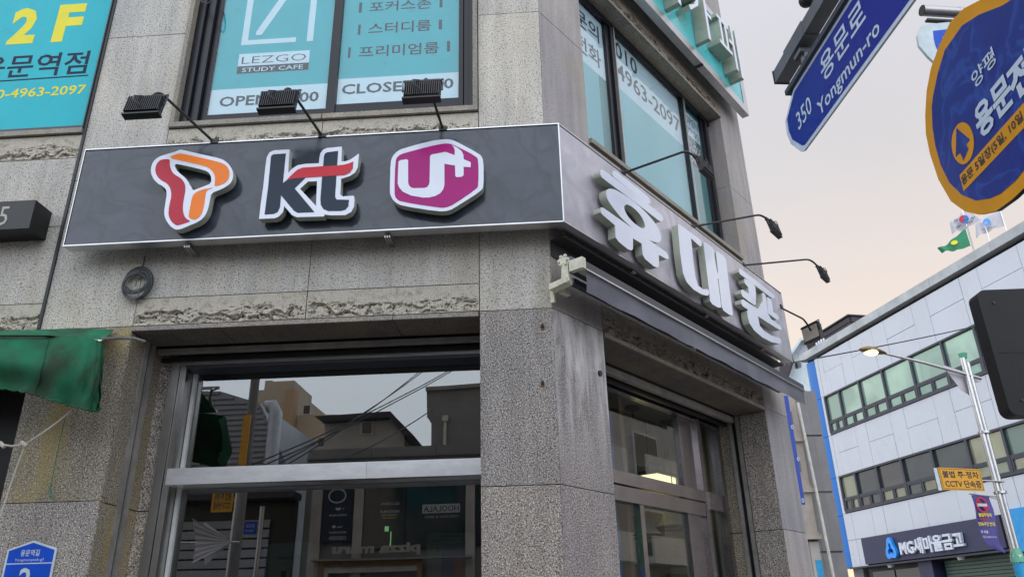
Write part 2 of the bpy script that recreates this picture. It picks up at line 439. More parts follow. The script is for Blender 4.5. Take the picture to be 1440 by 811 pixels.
M['rope'] = simple('frayed_pale_rope', (.50, .47, .42), .9)
M['string_green'] = simple('green_string', (.02, .16, .12), .9)
M['cable'] = simple('black_cable', (.015, .016, .018), .5)
M['coil_wire'] = simple('slate_grey_cable', (.06, .068, .075), .5, var=.3, vs_=30)
M['yellow_sign'] = simple('amber_warning_sheet', (.72, .34, .01), .4, var=.06)
M['purple_banner'] = simple('violet_banner_cloth', (.085, .07, .26), .7, var=.12)
M['banner_blue'] = simple('blue_banner_cloth', (.02, .12, .45), .7)
M['poster_grey'] = simple('poster_grey_paper', (.42, .45, .47), .4, coat=.3)
M['green_plastic'] = simple('pale_green_plastic', (.12, .40, .25), .5)
M['cyan_wrap'] = simple('cyan_wrap', (.02, .32, .62), .5)
M['flag_white'] = simple('white_flag_cloth', (.55, .53, .56), .8, var=.1, vs_=2)
M['flag_green'] = simple('green_flag_cloth', (.04, .24, .12), .8, var=.15, vs_=2)
M['brass'] = simple('aged_bronze_lamp_shell', (.22, .16, .07), .4, .6)
M['pole_rail'] = simple('painted_traffic_mast', (.13, .135, .15), .45, .2)
def glassm(name, tint, refl, rough=0.0, gl=(1, 1, 1)):
    t = NT(name)
    tr = t.n('ShaderNodeBsdfTransparent'); tr.inputs[0].default_value = (*tint, 1)
    g = t.n('ShaderNodeBsdfGlossy'); g.inputs['Roughness'].default_value = rough; g.inputs['Color'].default_value = (*gl, 1)
    bn = t.n('ShaderNodeBump'); bn.inputs['Strength'].default_value = .02; bn.inputs['Distance'].default_value = .02
    t.l(t.noise(1.5, 1), bn.inputs['Height']); t.l(bn.outputs[0], g.inputs['Normal'])
    lw_ = t.n('ShaderNodeLayerWeight'); pw = t.n('ShaderNodeMath', operation='POWER', i_1=4.5); t.l(lw_.outputs['Facing'], pw.inputs[0])
    mr = t.n('ShaderNodeMapRange'); mr.inputs[3].default_value = refl * .55; mr.inputs[4].default_value = .8
    t.l(pw.outputs[0], mr.inputs[0])
    mx = t.n('ShaderNodeMixShader'); t.l(mr.outputs[0], mx.inputs[0]); t.l(tr.outputs[0], mx.inputs[1]); t.l(g.outputs[0], mx.inputs[2])
    t.l(mx.outputs[0], t.out.inputs[0]); return t.m
M['shop_glass'] = glassm('tinted_shop_glass', (.42, .46, .44), .33)
M['door_glass'] = glassm('side_shop_glass', (.76, .80, .80), .20)
M['steel_dark'] = brushed('tarnished_steel_door_frame', (.58, .54, .55), .2)
M['film_glass'] = glassm('window_glass_over_film', (.90, .95, .95), .07)
def officeglass(name, cols, rough, metal):
    t = NT(name); oi = t.n('ShaderNodeObjectInfo')
    pal = t.ramp(oi.outputs['Random'], cols)
    lines = t.ramp(t.noise(.5, 3, .5, .8), [(.40, (.75, .75, .75)), (.55, (1, 1, 1)), (.7, (1.15, 1.15, 1.1))])
    t.bsdf(t.mix(1, pal, lines, 'MULTIPLY'), rough, metal, .8, bump=t.noise(.8, 2), bstr=.03, bdist=.05); return t.m
M['mg_glass'] = officeglass('green_tinted_reflective_glass', [(0, (.26, .40, .33)), (.5, (.36, .50, .41)), (1, (.22, .36, .30))], .05, .45)
M['mg_glass2'] = officeglass('clear_dark_office_glass', [(0, (.03, .05, .05)), (.3, (.09, .08, .085)), (.5, (.04, .055, .05)), (.7, (.30, .30, .19)), (1, (.10, .16, .14))], .05, .2)
def emit(name, c, s):
    t = NT(name); t.bsdf((.6, .6, .55), .4, emis=c, estr=s); return t.m
M['lamp_on'] = emit('lit_street_lamp_lens', (1, .72, .22), 2.6)
M['warm_on'] = emit('lit_warm_shop_panel', (1, .84, .38), 2.5)
M['green_on'] = emit('lit_green_light', (.3, 1, .35), .7)
M['lens'] = simple('floodlight_lens', (.42, .36, .28), .2, coat=.4)
M['shutter'] = simple('dark_green_shutter', (.05, .10, .075), .4)
M['pendant'] = simple('pendant_enamel', (.62, .63, .60), .4, .0)

# ------------------------------------------------------------------ ground and streets
def wp(p): return (p.x, -p.y, p.z)
g = MB(); g.box(-400, 400, -500, 400, -.30, -.16)
tag(part('ground', g, M['paver'], None), kind='structure')
g = MB(); g.box(-60, 9.0, 3.0, 9.6, -.16, -.12)
o = part('street_road', g, M['asphalt'], None, LF); tag(o, kind='structure')
g = MB(); g.box(-60, 60, .75, 2.99, -.16, .0)
o = part('road_across', MB().box(-8, 60, 4.2, 13.5, -.16, -.124), M['asphalt'], None, RF); tag(o, kind='structure')
g = MB(); g.box(-60, 1.2, -.2, 2.9, -.16, 0); g.box(-60, 1.2, 2.9, 3.0, -.16, .01, 1)
tag(part('pavement', g, [M['paver'], M['concrete']], None, LF), kind='structure')
g = MB(); g.box(0, 60, -.2, 4.1, -.16, -.004); g.box(0, 60, 4.1, 4.2, -.16, .008, 1)
tag(part('side_pavement', g, [M['paver'], M['concrete']], None, RF), kind='structure')
g = MB()
for i in range(9): g.box(-40 + i * 5, -37.6 + i * 5, 8.4, 8.52, -.12, -.116)
tag(part('road_marking', g, M['road_yellow'], None, LF), kind='structure')

# ------------------------------------------------------------------ the corner shop building
B = thing('commercial_building', 'corner shop building faced in speckled grey granite blocks with rough stone bands', 'building', LF)
def panel(fr, u0, u1, z0, z1, mat, w=0.0, name='granite_panel', gap=.0028, th=.07):
    ww = w + random.uniform(-.0012, .0012)
    return part(name, MB().box(u0 + gap, u1 - gap, ww - th, ww, z0 + gap, z1 - gap), mat, B, fr)
def rough_band(fr, u0, u1, z0, z1, seed, amp=.05, w=0.0):
    """a slab left smooth along its top, its lower part broken away in jagged flakes"""
    nu = int((u1 - u0) / .0075); nz = 28
    mb = MB(); vs = []; N = noise.noise
    H = z1 - z0
    for j in range(nz + 1):
        for i in range(nu + 1):
            a = i / nu; b = j / nz
            u = u0 + .003 + a * (u1 - u0 - .006); z = z0 + .003 + b * (H - .006)
            top = .50 + .22 * N(Vector((u * 3.1, seed, 1))) + .13 * N(Vector((u * 11, seed, 2))) + .07 * N(Vector((u * 37, seed, 3)))
            d = top - b
            e = min(1, min(a, 1 - a) * (u1 - u0) / .03)
            dep = 0
            if d > 0:
                wx, wz = N(Vector((u * 9, z * 9, seed))), N(Vector((u * 9, z * 9, seed + 5)))
                fl = noise.cell(Vector((u * 6 + 1.6 * wx + seed, z * 24 + 1.8 * wz, seed)))
                rid = abs(N(Vector((u * 7 + .8 * wx, z * 30 + wz, seed))))
                dep = min(1, d / .05) * (.004 + .022 * fl + .007 * noise.fractal(Vector((u * 30, z * 45, seed)), 1, 2, 4))
                if rid < .06: dep += .026 * (1 - rid / .06)
                dep *= min(1, b / .08) * e * amp / .05
            elif d > -.05 and rid_line(u, z, seed): dep = .006 * e
            vs.append((u, w - max(-.004, dep), z))
    fs = [(j * (nu + 1) + i, j * (nu + 1) + i + 1, (j + 1) * (nu + 1) + i + 1, (j + 1) * (nu + 1) + i) for j in range(nz) for i in range(nu)]
    mb.add(vs, fs, 0); mb.box(u0 + .004, u1 - .004, w - .10, w - .09, z0 + .004, z1 - .004)
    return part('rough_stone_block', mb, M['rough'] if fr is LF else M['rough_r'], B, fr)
def rid_line(u, z, seed): return abs(noise.noise(Vector((u * 7, z * 20, seed)))) < .05

# wall core behind the stone (shows only in the joints)
core = MB()
for (u0, u1, z0, z1) in ((-.515, -.02, 0, 12), (-3.68, -3.0, 0, 12), (-3.0, -.515, 3.6, 5.33), (-3.0, -.515, 7.26, 12),
                         (-6.0, -3.68, 3.6, 5.33), (-6.0, -3.68, 7.35, 12), (-6.0, -5.7, 0, 3.6), (-6, -5.6, 5.3, 7.35)):
    core.box(u0 + .006, u1 - .006, -.30, -.062, z0 + .003, z1 - .003)
part('wall_core', core, M['joint'], B, LF)
core = MB()
for (u0, u1, z0, z1) in ((.02, .645, 0, 12), (3.73, 4.365, 0, 12), (.645, 3.73, 3.6, 5.33), (.645, 3.73, 7.24, 12)):
    core.box(u0 + .006, u1 - .006, -.30, -.062, z0 + .003, z1 - .003)
part('wall_core', core, M['joint'], B, RF)

# long front: stones
GL, GU, GS = M['granite_low'], M['granite'], M['granite_up_r']
for z0, z1, m in ((0, 1.2, GL), (1.2, 2.398, GL), (2.398, 3.603, GL), (3.603, 4.85, GU), (4.85, 6.262, GU), (6.262, 7.5, GU), (7.5, 8.8, GU), (8.8, 12, GU)):
    panel(LF, -.51, 0, z0, z1, m)
for z0, z1, m in ((0, 1.2, GL), (1.2, 2.39, GL), (2.39, 3.603, M['granite_moss']), (3.603, 4.85, GU), (4.85, 6.262, GU), (6.262, 7.5, GU), (7.5, 12, GU)):
    panel(LF, -3.69, -3.005, z0, z1, m)
for u0, u1 in ((-3.005, -1.75), (-1.75, -.51)):
    rough_band(LF, u0, u1, 3.603, 3.815, 3 + u0)
    panel(LF, u0, u1, 3.815, 5.07, GU)
    rough_band(LF, u0, u1, 5.07, 5.285, 9 + u0, .04)
    panel(LF, u0, u1, 7.26, 8.5, GU); panel(LF, u0, u1, 8.5, 12, GU)
for u0, u1 in ((-5.0, -3.70), (-6.0, -5.0)):
    rough_band(LF, u0, u1, 3.603, 3.815, 31 + u0)
    panel(LF, u0, u1, 3.815, 4.45, GU); panel(LF, u0, u1, 4.45, 5.065, GU)
    rough_band(LF, u0, u1, 5.065, 5.285, 17 + u0, .05)
    panel(LF, u0, u1, 7.35, 12, GU)
# sills (a thin proud slab) and stone surround of the upstairs window
part('window_sill', MB().box(-3.0, -1.76, -.16, .028, 5.292, 5.336), M['sill'], B, LF)
part('window_sill', MB().box(-1.75, -.515, -.16, .028, 5.292, 5.336), M['sill'], B, LF)
part('window_sill', MB().box(-6, -3.715, -.08, .028, 5.292, 5.336), M['sill'], B, LF)
part('window_surround', MB().box(-3.003, -2.965, -.16, .02, 5.338, 7.26), M['sill'], B, LF)
part('window_surround', MB().box(-.552, -.514, -.16, .02, 5.338, 7.26), M['sill'], B, LF)
part('joint_sealant', MB().box(-3.71, -3.688, -.02, .012, 3.61, 7.4).box(-3.722, -3.712, -.02, .022, 5.34, 7.4), M['cable'], B, LF)
# lintel: projecting lip, soffit slabs
for u0, u1 in ((-3.0, -2.375), (-2.375, -1.12), (-1.12, -.515)):
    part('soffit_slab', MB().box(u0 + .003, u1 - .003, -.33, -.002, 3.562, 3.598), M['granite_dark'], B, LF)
    part('lintel_lip', MB().box(u0 + .002, u1 - .002, 0, .016, 3.562, 3.594), M['sill'], B, LF)
# reveals of the shop opening
for z0, z1 in ((0, 1.2), (1.2, 2.38), (2.38, 3.56)):
    part('reveal_slab', MB().box(-3.03, -3.001, -.188, -.003, z0 + .004, z1 - .004), M['granite_moss'], B, LF)
    part('reveal_slab', MB().box(-3.03, -3.001, -.50, -.345, z0 + .004, z1 - .004), M['granite_moss'], B, LF)
for z0, z1 in ((0, 1.2), (1.2, 2.38), (2.38, 3.56)):
    part('reveal_slab', MB().box(-2.999, -2.907, -.52, -.462, z0 + .004, z1 - .004), M['granite_low'], B, LF)
sr = MB(); sr.box(-3.03, -2.992, -.25, -.19, 0, 3.56).box(-3.03, -2.992, -.34, -.285, 0, 3.56, 0).box(-3.06, -3.02, -.29, -.245, 0, 3.56, 1)
part('shutter_rail', sr, [M['rail'], M['black']], B, LF)
part('shutter_guide', MB().box(-2.98, -.5, -.40, -.345, 3.512, 3.545).box(-2.98, -.5, -.47, -.42, 3.47, 3.50, 1), [M['rail'], M['black']], B, LF)
part('opening_header', MB().box(-3.0, -.3, -.62, -.335, 3.556, 3.7), M['black'], B, LF)

# side front: stones
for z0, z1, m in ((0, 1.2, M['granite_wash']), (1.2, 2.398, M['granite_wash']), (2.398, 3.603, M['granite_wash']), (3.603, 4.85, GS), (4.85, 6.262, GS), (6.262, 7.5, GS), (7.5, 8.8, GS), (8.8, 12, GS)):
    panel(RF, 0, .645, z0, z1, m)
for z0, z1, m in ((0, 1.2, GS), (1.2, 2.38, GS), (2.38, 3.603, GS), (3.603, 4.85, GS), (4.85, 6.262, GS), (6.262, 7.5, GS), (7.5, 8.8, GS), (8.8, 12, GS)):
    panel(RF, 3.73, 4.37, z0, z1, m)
for u0, u1 in ((.645, 2.13), (2.13, 3.73)):
    rough_band(RF, u0, u1, 3.603, 3.815, 50 + u0)
    panel(RF, u0, u1, 3.815, 5.07, GS)
    rough_band(RF, u0, u1, 5.07, 5.285, 60 + u0, .04)
    rough_band(RF, u0, u1, 7.262, 7.52, 70 + u0, .06)
    panel(RF, u0, u1, 7.52, 8.8, GS); panel(RF, u0, u1, 8.8, 12, GS)
    part('window_sill', MB().box(u0 + .002, u1 - .002, -.16, .028, 5.292, 5.336), M['sill'], B, RF)
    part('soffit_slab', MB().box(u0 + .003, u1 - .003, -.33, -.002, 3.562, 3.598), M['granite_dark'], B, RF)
    part('lintel_lip', MB().box(u0 + .002, u1 - .002, 0, .016, 3.562, 3.594), M['sill'], B, RF)
    part('window_head_slab', MB().box(u0 + .003, u1 - .003, -.15, 0.022, 7.222, 7.256), M['sill'], B, RF)
for z0, z1 in ((5.34, 6.26), (6.26, 7.21)):
    part('reveal_slab', MB().box(3.70, 3.73, -.16, .016, z0, z1 - .004), M['granite_up_r'], B, RF)
for z0, z1, m in ((0, 1.2, M['granite_moss']), (1.2, 2.38, M['granite_moss']), (2.38, 3.56, M['granite_moss'])):
    part('reveal_slab', MB().box(3.731, 3.76, -.29, -.003, z0 + .004, z1 - .004), M['granite_low'], B, RF)
    part('reveal_slab', MB().box(3.731, 3.76, -.66, -.425, z0 + .004, z1 - .004), m, B, RF)
sr = MB(); sr.box(3.72, 3.76, -.34, -.30, 0, 3.56).box(3.72, 3.76, -.42, -.385, 0, 3.56).box(3.75, 3.78, -.39, -.335, 0, 3.56, 1)
part('shutter_rail', sr, [M['rail'], M['black']], B, RF)
part('shutter_guide', MB().box(.62, 3.72, -.40, -.35, 3.49, 3.55).box(.62, 3.72, -.47, -.43, 3.46, 3.5, 1), [M['rail'], M['black']], B, RF)
part('opening_header', MB().box(.5, 3.74, -.66, -.335, 3.553, 3.7), M['black'], B, RF)
# far and rear walls, roof
part('end_wall', MB().box(4.10, 4.36, -9, -.31, 0, 12), M['concrete'], B, RF)
part('end_wall', MB().box(-6.0, -5.8, -9, -.31, 0, 12), M['concrete'], B, LF)
rb = MB(); a, b_, c_, d_, e_ = LF.P(-5.9, -.2, 0), LF.P(0, -.2, 0), RF.P(4.25, -.2, 0), RF.P(4.25, -9, 0), LF.P(-5.9, -9, 0)
def slab(pts, z0, z1, mb=None, mi=0):
    mb = mb or MB(); n = len(pts)
    mb.add([(p.x, -p.y, z) for z in (z0, z1) for p in pts], [tuple(range(n)), tuple(range(2 * n - 1, n - 1, -1))] + [(i, (i + 1) % n, (i + 1) % n + n, i + n) for i in range(n)], mi)
    return mb
part('roof_slab', slab([a, b_, c_, d_, e_], 11.9, 12.1), M['concrete'], B)
part('rear_wall', slab([d_, e_, LF.P(-5.9, -9.2, 0), RF.P(4.25, -9.2, 0)], 0, 12), M['concrete'], B)
ins = [LF.P(-3.02, -.64, 0), LF.P(-.34, -.64, 0), RF.P(.30, -.60, 0), RF.P(3.76, -.60, 0), RF.P(3.76, -4.5, 0), LF.P(-3.02, -6.0, 0)]
part('room_floor', slab(ins, -.1, .02), M['interior_floor'], B)
part('room_ceiling', slab(ins, 3.56, 3.6), M['interior_ceiling'], B)
iw = MB()
for i, j in ((3, 4), (4, 5), (5, 0)):
    iw.add([(ins[i].x, -ins[i].y, .02), (ins[j].x, -ins[j].y, .02), (ins[j].x, -ins[j].y, 3.56), (ins[i].x, -ins[i].y, 3.56)], [(0, 1, 2, 3)])
part('room_wall', iw, M['interior'], B)
# upstairs floor slab so that nothing shows through
part('upper_floor', slab([LF.P(-5.8, -.31, 0), LF.P(-.2, -.31, 0), RF.P(.2, -.31, 0), RF.P(4.1, -.31, 0), RF.P(4.1, -8.9, 0), LF.P(-5.8, -8.9, 0)], 4.9, 5.0), M['interior'], B)
# neighbouring shop opening under the green canopy, its shade put in as black sheets
part('neighbour_opening', MB().box(-5.7, -3.69, -1.2, -1.1, 0, 3.6).box(-5.7, -3.69, -1.1, 0, 3.585, 3.6), M['black'], B, LF)
# two old bolts with rust runs on the corner pillar
for (px, py) in ((763, 458), (763, 538)):
    u, z = LF.uv(px, py)
    mb = MB().tube([(u, 0, z), (u, .022, z)], .011, 10, 1).box(u - .012, u + .012, .001, .004, z - .03, z - .008, 0)
    part('wall_bolt', mb, [M['rust'], M['black']], B, LF)
u, z = RF.uv(843, 525); part('wall_bolt', MB().tube([(u, 0, z), (u, .012, z)], .022, 12, 0), [M['black']], B, RF)

# ---- shop window on the long front (stainless frame, two lights)
win = part('shop_window', MB().box(-2.905, -2.84, -.66, -.44, 0, 3.47).box(-2.836, -2.79, -.66, -.455, 0, 3.45).box(-2.84, -.40, -.66, -.44, 3.44, 3.47)
           .box(-2.786, -2.76, -.66, -.57, 0, 3.44, 1), [M['steel_post'], M['frame_white']], B, LF)
part('transom', MB().box(-2.785, -1.35, -.66, -.385, 2.542, 2.657).box(-1.348, -.40, -.66, -.385, 2.542, 2.657), M['transom'], win, LF)
part('pane', MB().box(-2.758, -.38, -.603, -.597, 2.658, 3.44), M['shop_glass'], win, LF)
part('pane', MB().box(-2.758, -.38, -.603, -.597, .3, 2.54), M['shop_glass'], win, LF)
part('head_rail', MB().box(-2.785, -.40, -.66, -.43, 3.412, 3.438), M['grey_al'], win, LF)
# posters taped inside the glass
def sheet(name, fr, w, px4, mats, build=None, parent=None):
    mb = MB(); q = [fr.uv(x, y, w) for x, y in px4]; mb.prism(q, w - .003, w, 0)
    if build: build(mb)
    return part(name, mb, mats, parent, fr)
def b1(mb):
    u0, z1 = LF.uv(603, 751, -.62); u1, z0 = LF.uv(667, 800, -.62)
    mb.textpx(LF, '2020 With Galaxy', (619, 756), (648, 751), -.619, mi=1, bold=.01)
    mb.textpx(LF, '새로운 갤럭시를 만나보세요', (605, 761), (657, 757), -.619, mi=1)
    mb.textpx(LF, '갤럭시와 함께하는 특별한 혜택', (605, 767), (660, 762.5), -.619, mi=1)
    a_, b_ = LF.uv(620, 811, -.619), LF.uv(655, 770, -.619); mb.box(a_[0], b_[0], -.6195, -.617, a_[1] - .2, b_[1], 2)
    a_, b_ = LF.uv(638, 806, -.619), LF.uv(654, 784, -.619); mb.box(a_[0], b_[0], -.617, -.6155, a_[1] - .15, b_[1], 3)
    a_, b_ = LF.uv(614, 778, -.619), LF.uv(618, 770, -.619); mb.box(a_[0], b_[0], -.617, -.6155, a_[1], b_[1], 2)
sheet('poster', LF, -.62, [(601, 749), (667, 748), (667, 900), (598, 900)], [M['poster_grey'], M['ink_ac'], M['banner_blue'], M['orange_ac']], b1, win)
def b2(mb):
    mb.textpx(LF, 'Galaxy Z Flip', (390, 787), (424, 780), -.619, mi=1, bold=.005)
    a_, b_ = LF.uv(393, 830, -.619), LF.uv(403, 802, -.619); mb.box(a_[0], b_[0], -.6195, -.617, a_[1], b_[1], 2)
    a_, b_ = LF.uv(405, 830, -.619), LF.uv(418, 798, -.619); mb.box(a_[0], b_[0], -.6195, -.617, a_[1], b_[1], 3)
    for k in range(9):
        u, z = LF.uv(388 + 6 * k, 792, -.619); mb.box(u, u + .006, -.6195, -.618, z, z + .006, 1)
sheet('poster', LF, -.62, [(372, 764), (440, 761), (440, 880), (369, 880)], [M['poster_grey'], M['ink_ac'], M['black'], M['orange_wall']], b2, win)
# wire rack and inner jamb seen through the lower light
rk = MB(); u0, z1 = LF.uv(252, 712, -.8); 
for k in range(4): rk.tube([(u0 + .05 * k, -.8, .3), (u0 + .05 * k, -.8, z1)], .003, 5)
for k in range(14): rk.tube([(u0, -.8, z1 - .09 * k), (u0 + .15, -.8, z1 - .09 * k)], .003, 5)
tag(part('wire_rack', rk, M['frame_white'], None, LF), 'thin white wire display rack standing inside the shop window at its left jamb', 'display rack')

# ---- upstairs window on the long front
uw = part('window', MB().box(-2.963, -2.90, -.20, -.05, 5.338, 7.25).box(-2.895, -2.86, -.20, -.085, 5.338, 7.25).box(-2.855, -2.825, -.20, -.07, 5.338, 7.25)
          .box(-2.82, -2.775, -.20, -.11, 5.338, 7.25).box(-2.775, -1.775, -.20, -.11, 5.338, 5.488).box(-1.775, -1.70, -.20, -.105, 5.338, 7.25)
          .box(-1.70, -.68, -.20, -.12, 5.338, 5.528).box(-.682, -.645, -.20, -.105, 5.338, 7.25).box(-.64, -.60, -.2, -.125, 5.338, 7.25).box(-.595, -.553, -.2, -.09, 5.338, 7.25)
          .box(-2.96, -.555, -.20, -.1, 7.18, 7.25), M['black_al'], B, LF)
fl = MB(); fl.box(-2.772, -1.777, -.135, -.13, 5.49, 5.755, 1).box(-2.772, -1.777, -.135, -.13, 5.755, 7.18, 0)
W = -.13
def T(mb, fr, s, lb, rt_, w, mi, **k): mb.textpx(fr, s, lb, rt_, w + .0012, mi=mi, pw=w, **k)
T(fl, LF, 'OPEN 09:00', (307.5, 151), (449, 128.5), W, 2, bold=.02)
q = lambda pts: LF.poly(W, 260, 0, 3.13, pts)
fl.flat(LF.poly(W, 260, 0, 3.13, [(240, 240), (550, 222), (546, 277), (233, 294)]), W + .001, 1)
fl.flat(LF.poly(W, 260, 0, 3.13, [(232, 294), (546, 276), (543, 308), (227, 327)]), W + .0011, 2)
for e_ in ((237, 237, 241, 295), (237, 237, 552, 222)): pass
T(fl, LF, 'LEZGO', (339.5, 90.5), (431, 75.2), W + .001, 2, bold=-.012)
T(fl, LF, 'STUDY CAFE', (340, 102), (426.5, 91), W + .001, 1, bold=.004)
def pxbox(mb, fr, w, x0, y0, x1, y1, mi, t=.001):
    a_ = fr.uv(x0, y1, w); b_ = fr.uv(x1, y0, w)
    mb.box(min(a_[0], b_[0]), max(a_[0], b_[0]), w, w + t, min(a_[1], b_[1]), max(a_[1], b_[1]), mi)
u0, z0 = LF.uv(339, 64, W); u1, _ = LF.uv(440, 58, W); _, z1 = LF.uv(345, -60, W)
k = .055
fl.box(u0, u0 + k, W, W + .001, z0, z1, 1); fl.box(u0 + k, u0 + (u1 - u0) * .76, W, W + .001, z0, z0 + k * .9, 1)
fl.box(u1 - k, u1, W, W + .001, z0, z1, 1); fl.box(u0 + k, u1 - k, W, W + .001, z1 - k, z1, 1)
fl.flat([(u0 + .12, z0 + .10), (u0 + .17, z0 + .10), (u1 - .08, z1 - .14), (u1 - .08, z1 - .09), (u1 - .13, z1 - .09), (u0 + .12, z0 + .14)], W + .0012, 1)
part('printed_film', fl, [M['teal'], M['white_film'], M['navy_ink']], uw, LF)
fl = MB(); fl.box(-1.698, -.684, -.145, -.14, 5.53, 5.80, 1).box(-1.698, -.684, -.145, -.14, 5.80, 7.18, 0); W = -.14
T(fl, LF, 'CLOSE 24:00', (480, 133.5), (638, 110), W, 2, bold=.02)
for s, lb, rt_, bl, br in (('포커스존', (519, 18), (607, -2), (504.5, 18.5, 509.5, 4), (618, 11, 622.5, -5)),
                           ('스터디룸', (517.5, 49), (606.5, 28), (503, 49.5, 507.5, 35), (617, 42, 621.7, 28)),
                           ('프리미엄룸', (504, 82), (617.5, 59), (489, 82, 493.5, 67), (628.5, 73, 633, 58))):
    T(fl, LF, s, lb, rt_, W, 2, bold=.012)
    for (x0, y1, x1, y0) in (bl, br): pxbox(fl, LF, W, x0, y0, x1, y1, 2)
part('printed_film', fl, [M['teal'], M['white_film'], M['navy_ink']], uw, LF)
part('pane', MB().box(-2.774, -1.776, -.118, -.114, 5.489, 7.18), M['film_glass'], uw, LF)
part('pane', MB().box(-1.699, -.683, -.128, -.124, 5.529, 7.18), M['film_glass'], uw, LF)
# drooping black cable at the head of the left jamb
part('loose_cable', MB().tube([LF.uvw(278, -8, .03), LF.uvw(283, 2, .05), LF.uvw(291, 6, .06), LF.uvw(298, 2, .03), LF.uvw(300, -8, 0)], .008), M['cable'], uw, LF)

# ---- left bay window with printed film
lw = part('window', MB().box(-5.6, -3.725, -.10, -.02, 5.338, 5.392).box(-3.745, -3.725, -.10, -.02, 5.392, 7.34).box(-5.6, -3.73, -.1, -.03, 7.3, 7.35), M['grey_al'], B, LF)
W = -.05
fl = MB().box(-5.55, -3.745, -.055, -.05, 5.395, 7.3, 0)
T(fl, LF, '2', (7.8, 63.5), (60, 10.5), W, 2, bold=.045); T(fl, LF, 'F', (71, 60), (123, 5), W, 2, bold=.045)
T(fl, LF, '용문역점', (-34, 113), (128, 71.5), W, 1, bold=.012)
T(fl, LF, '010-4963-2097', (-31, 141), (122.5, 119), W, 2, bold=.014)
fl.flat([LF.uv(x, y, W) for x, y in ((-60, 117.5), (124, 105.3), (124, 107), (-60, 119.3))], W + .001, 1)
part('printed_film', fl, [M['teal'], M['navy_ink'], M['yellow_ink']], lw, LF)

# ---- upstairs window on the side front
rw = part('window', MB().box(.655, 3.70, -.22, -.14, 5.338, 5.50).box(1.335, 1.40, -.22, -.145, 5.50, 7.15).box(1.405, 1.475, -.22, -.12, 5.5, 7.15).box(2.955, 2.985, -.22, -.12, 5.5, 7.15)
          .box(2.99, 3.04, -.22, -.15, 5.5, 7.15).box(3.48, 3.53, -.22, -.15, 5.5, 7.15).box(3.535, 3.60, -.22, -.12, 5.5, 7.15).box(3.605, 3.697, -.22, -.16, 5.5, 7.15).box(.655, 3.70, -.22, -.13, 7.15, 7.218)
          .box(2.958, 2.975, -.12, -.105, 5.5, 7.15, 1).box(1.44, 1.46, -.12, -.105, 5.5, 7.15, 1), [M['black_al'], M['steel_post']], B, RF)
t = NT('turquoise_film_with_sky_sheen'); t.bsdf(t.ramp(t.noise(1.2, 2, sc=(1, 1, .3)), [(.35, (.20, .47, .55)), (.65, (.28, .56, .64))]), .3, 0, .3); M['teal_sky_sheen'] = t.m  # turquoise film, with the sky mirrored in the pane put into its colour
t = NT('deep_teal_film'); t.bsdf(t.ramp(t.noise(2, 2, sc=(1, 1, .3)), [(.35, (.01, .13, .15)), (.65, (.03, .22, .24))]), .2, 0, .4); M['deep_teal'] = t.m
W = -.18
def zb(x, y): return RF.uv(x, y, W)[1]
f1 = MB().box(.66, 1.335, W - .005, W, 6.44, 7.15, 1).box(.66, 1.20, W - .005, W, 5.5, 6.44, 0).box(1.20, 1.335, W - .005, W, 5.5, 6.44, 2)
f1.text('문의', .84, 1.27, 6.85, 7.07, W + .0012, 3, .015); f1.text('전화', .82, 1.27, 6.53, 6.75, W + .0012, 3, .015)
fm = [M['teal_sky_sheen'], M['white_film'], M['deep_teal'], M['navy_ink']]
part('printed_film', f1, fm, rw, RF)
f2 = MB().box(1.475, 2.955, W - .005, W, 6.51, 7.15, 1).box(1.475, 2.955, W - .005, W, 5.5, 6.51, 0)
f2.text('010', 1.575, 2.02, 6.91, 7.12, W + .0012, 3, .012); f2.text('4963-2097', 1.575, 2.93, 6.64, 6.85, W + .0012, 3, .012)
part('printed_film', f2, fm, rw, RF)
f3 = MB().box(3.04, 3.48, W - .005, W, 5.5, 7.15, 2).box(3.07, 3.46, W, W + .001, 6.75, 7.10, 3).box(3.08, 3.45, W + .001, W + .0015, 6.76, 7.09, 1).box(3.07, 3.46, W, W + .001, 6.36, 6.72, 3)
f3.box(3.04, 3.12, W, W + .001, 5.5, 6.3, 0)
f3.text('OPEN', 3.10, 3.43, 6.94, 7.05, W + .002, 3); f3.text('09:00', 3.11, 3.42, 6.79, 6.89, W + .002, 3)
f3.text('CLOSE', 3.10, 3.43, 6.57, 6.68, W + .002, 1); f3.text('24:00', 3.11, 3.42, 6.40, 6.51, W + .002, 1)
part('printed_film', f3, fm, rw, RF)
part('pane', MB().box(.66, 1.335, -.165, -.160, 5.5, 7.15), M['film_glass'], rw, RF)
part('pane', MB().box(1.475, 2.955, -.150, -.146, 5.5, 7.15), M['film_glass'], rw, RF)
part('pane', MB().box(3.04, 3.48, -.165, -.160, 5.5, 7.15), M['film_glass'], rw, RF)

# ---- glazed side entrance
DW = -.52
def du(x, y): return RF.uv(x, y, DW)[0]
u1 = du(960, 583); 
pA, pB = du(957, 640), du(984, 640); pC = pB + .40
zt, zm, zl = RF.uv(862, 662, DW)[1], RF.uv(863, 682, DW)[1], RF.uv(864, 703, DW)[1]
door = part('glass_door', MB().box(pA, pA + .05, DW - .06, DW + .01, 0, 3.46).box(pB - .07, pB, DW - .06, DW + .035, 0, 3.46, 1).box(pC, pC + .07, DW - .06, DW + .03, 0, 3.46)
            .box(.6, pC + .1, DW - .06, DW + .02, 3.44, 3.49).box(pA + .05, pB - .07, DW - .06, DW, 0, 3.46).box(pC + .075, 3.73, DW - .06, DW - .01, 0, 3.5), [M['steel_dark'], M['steel_dark']], B, RF)
part('transom', MB().box(.6, pB - .08, DW - .05, DW + .05, zm + .012, zt).box(pB, pC, DW - .05, DW + .05, zm - .05, zt), M['steel_dark'], door, RF)
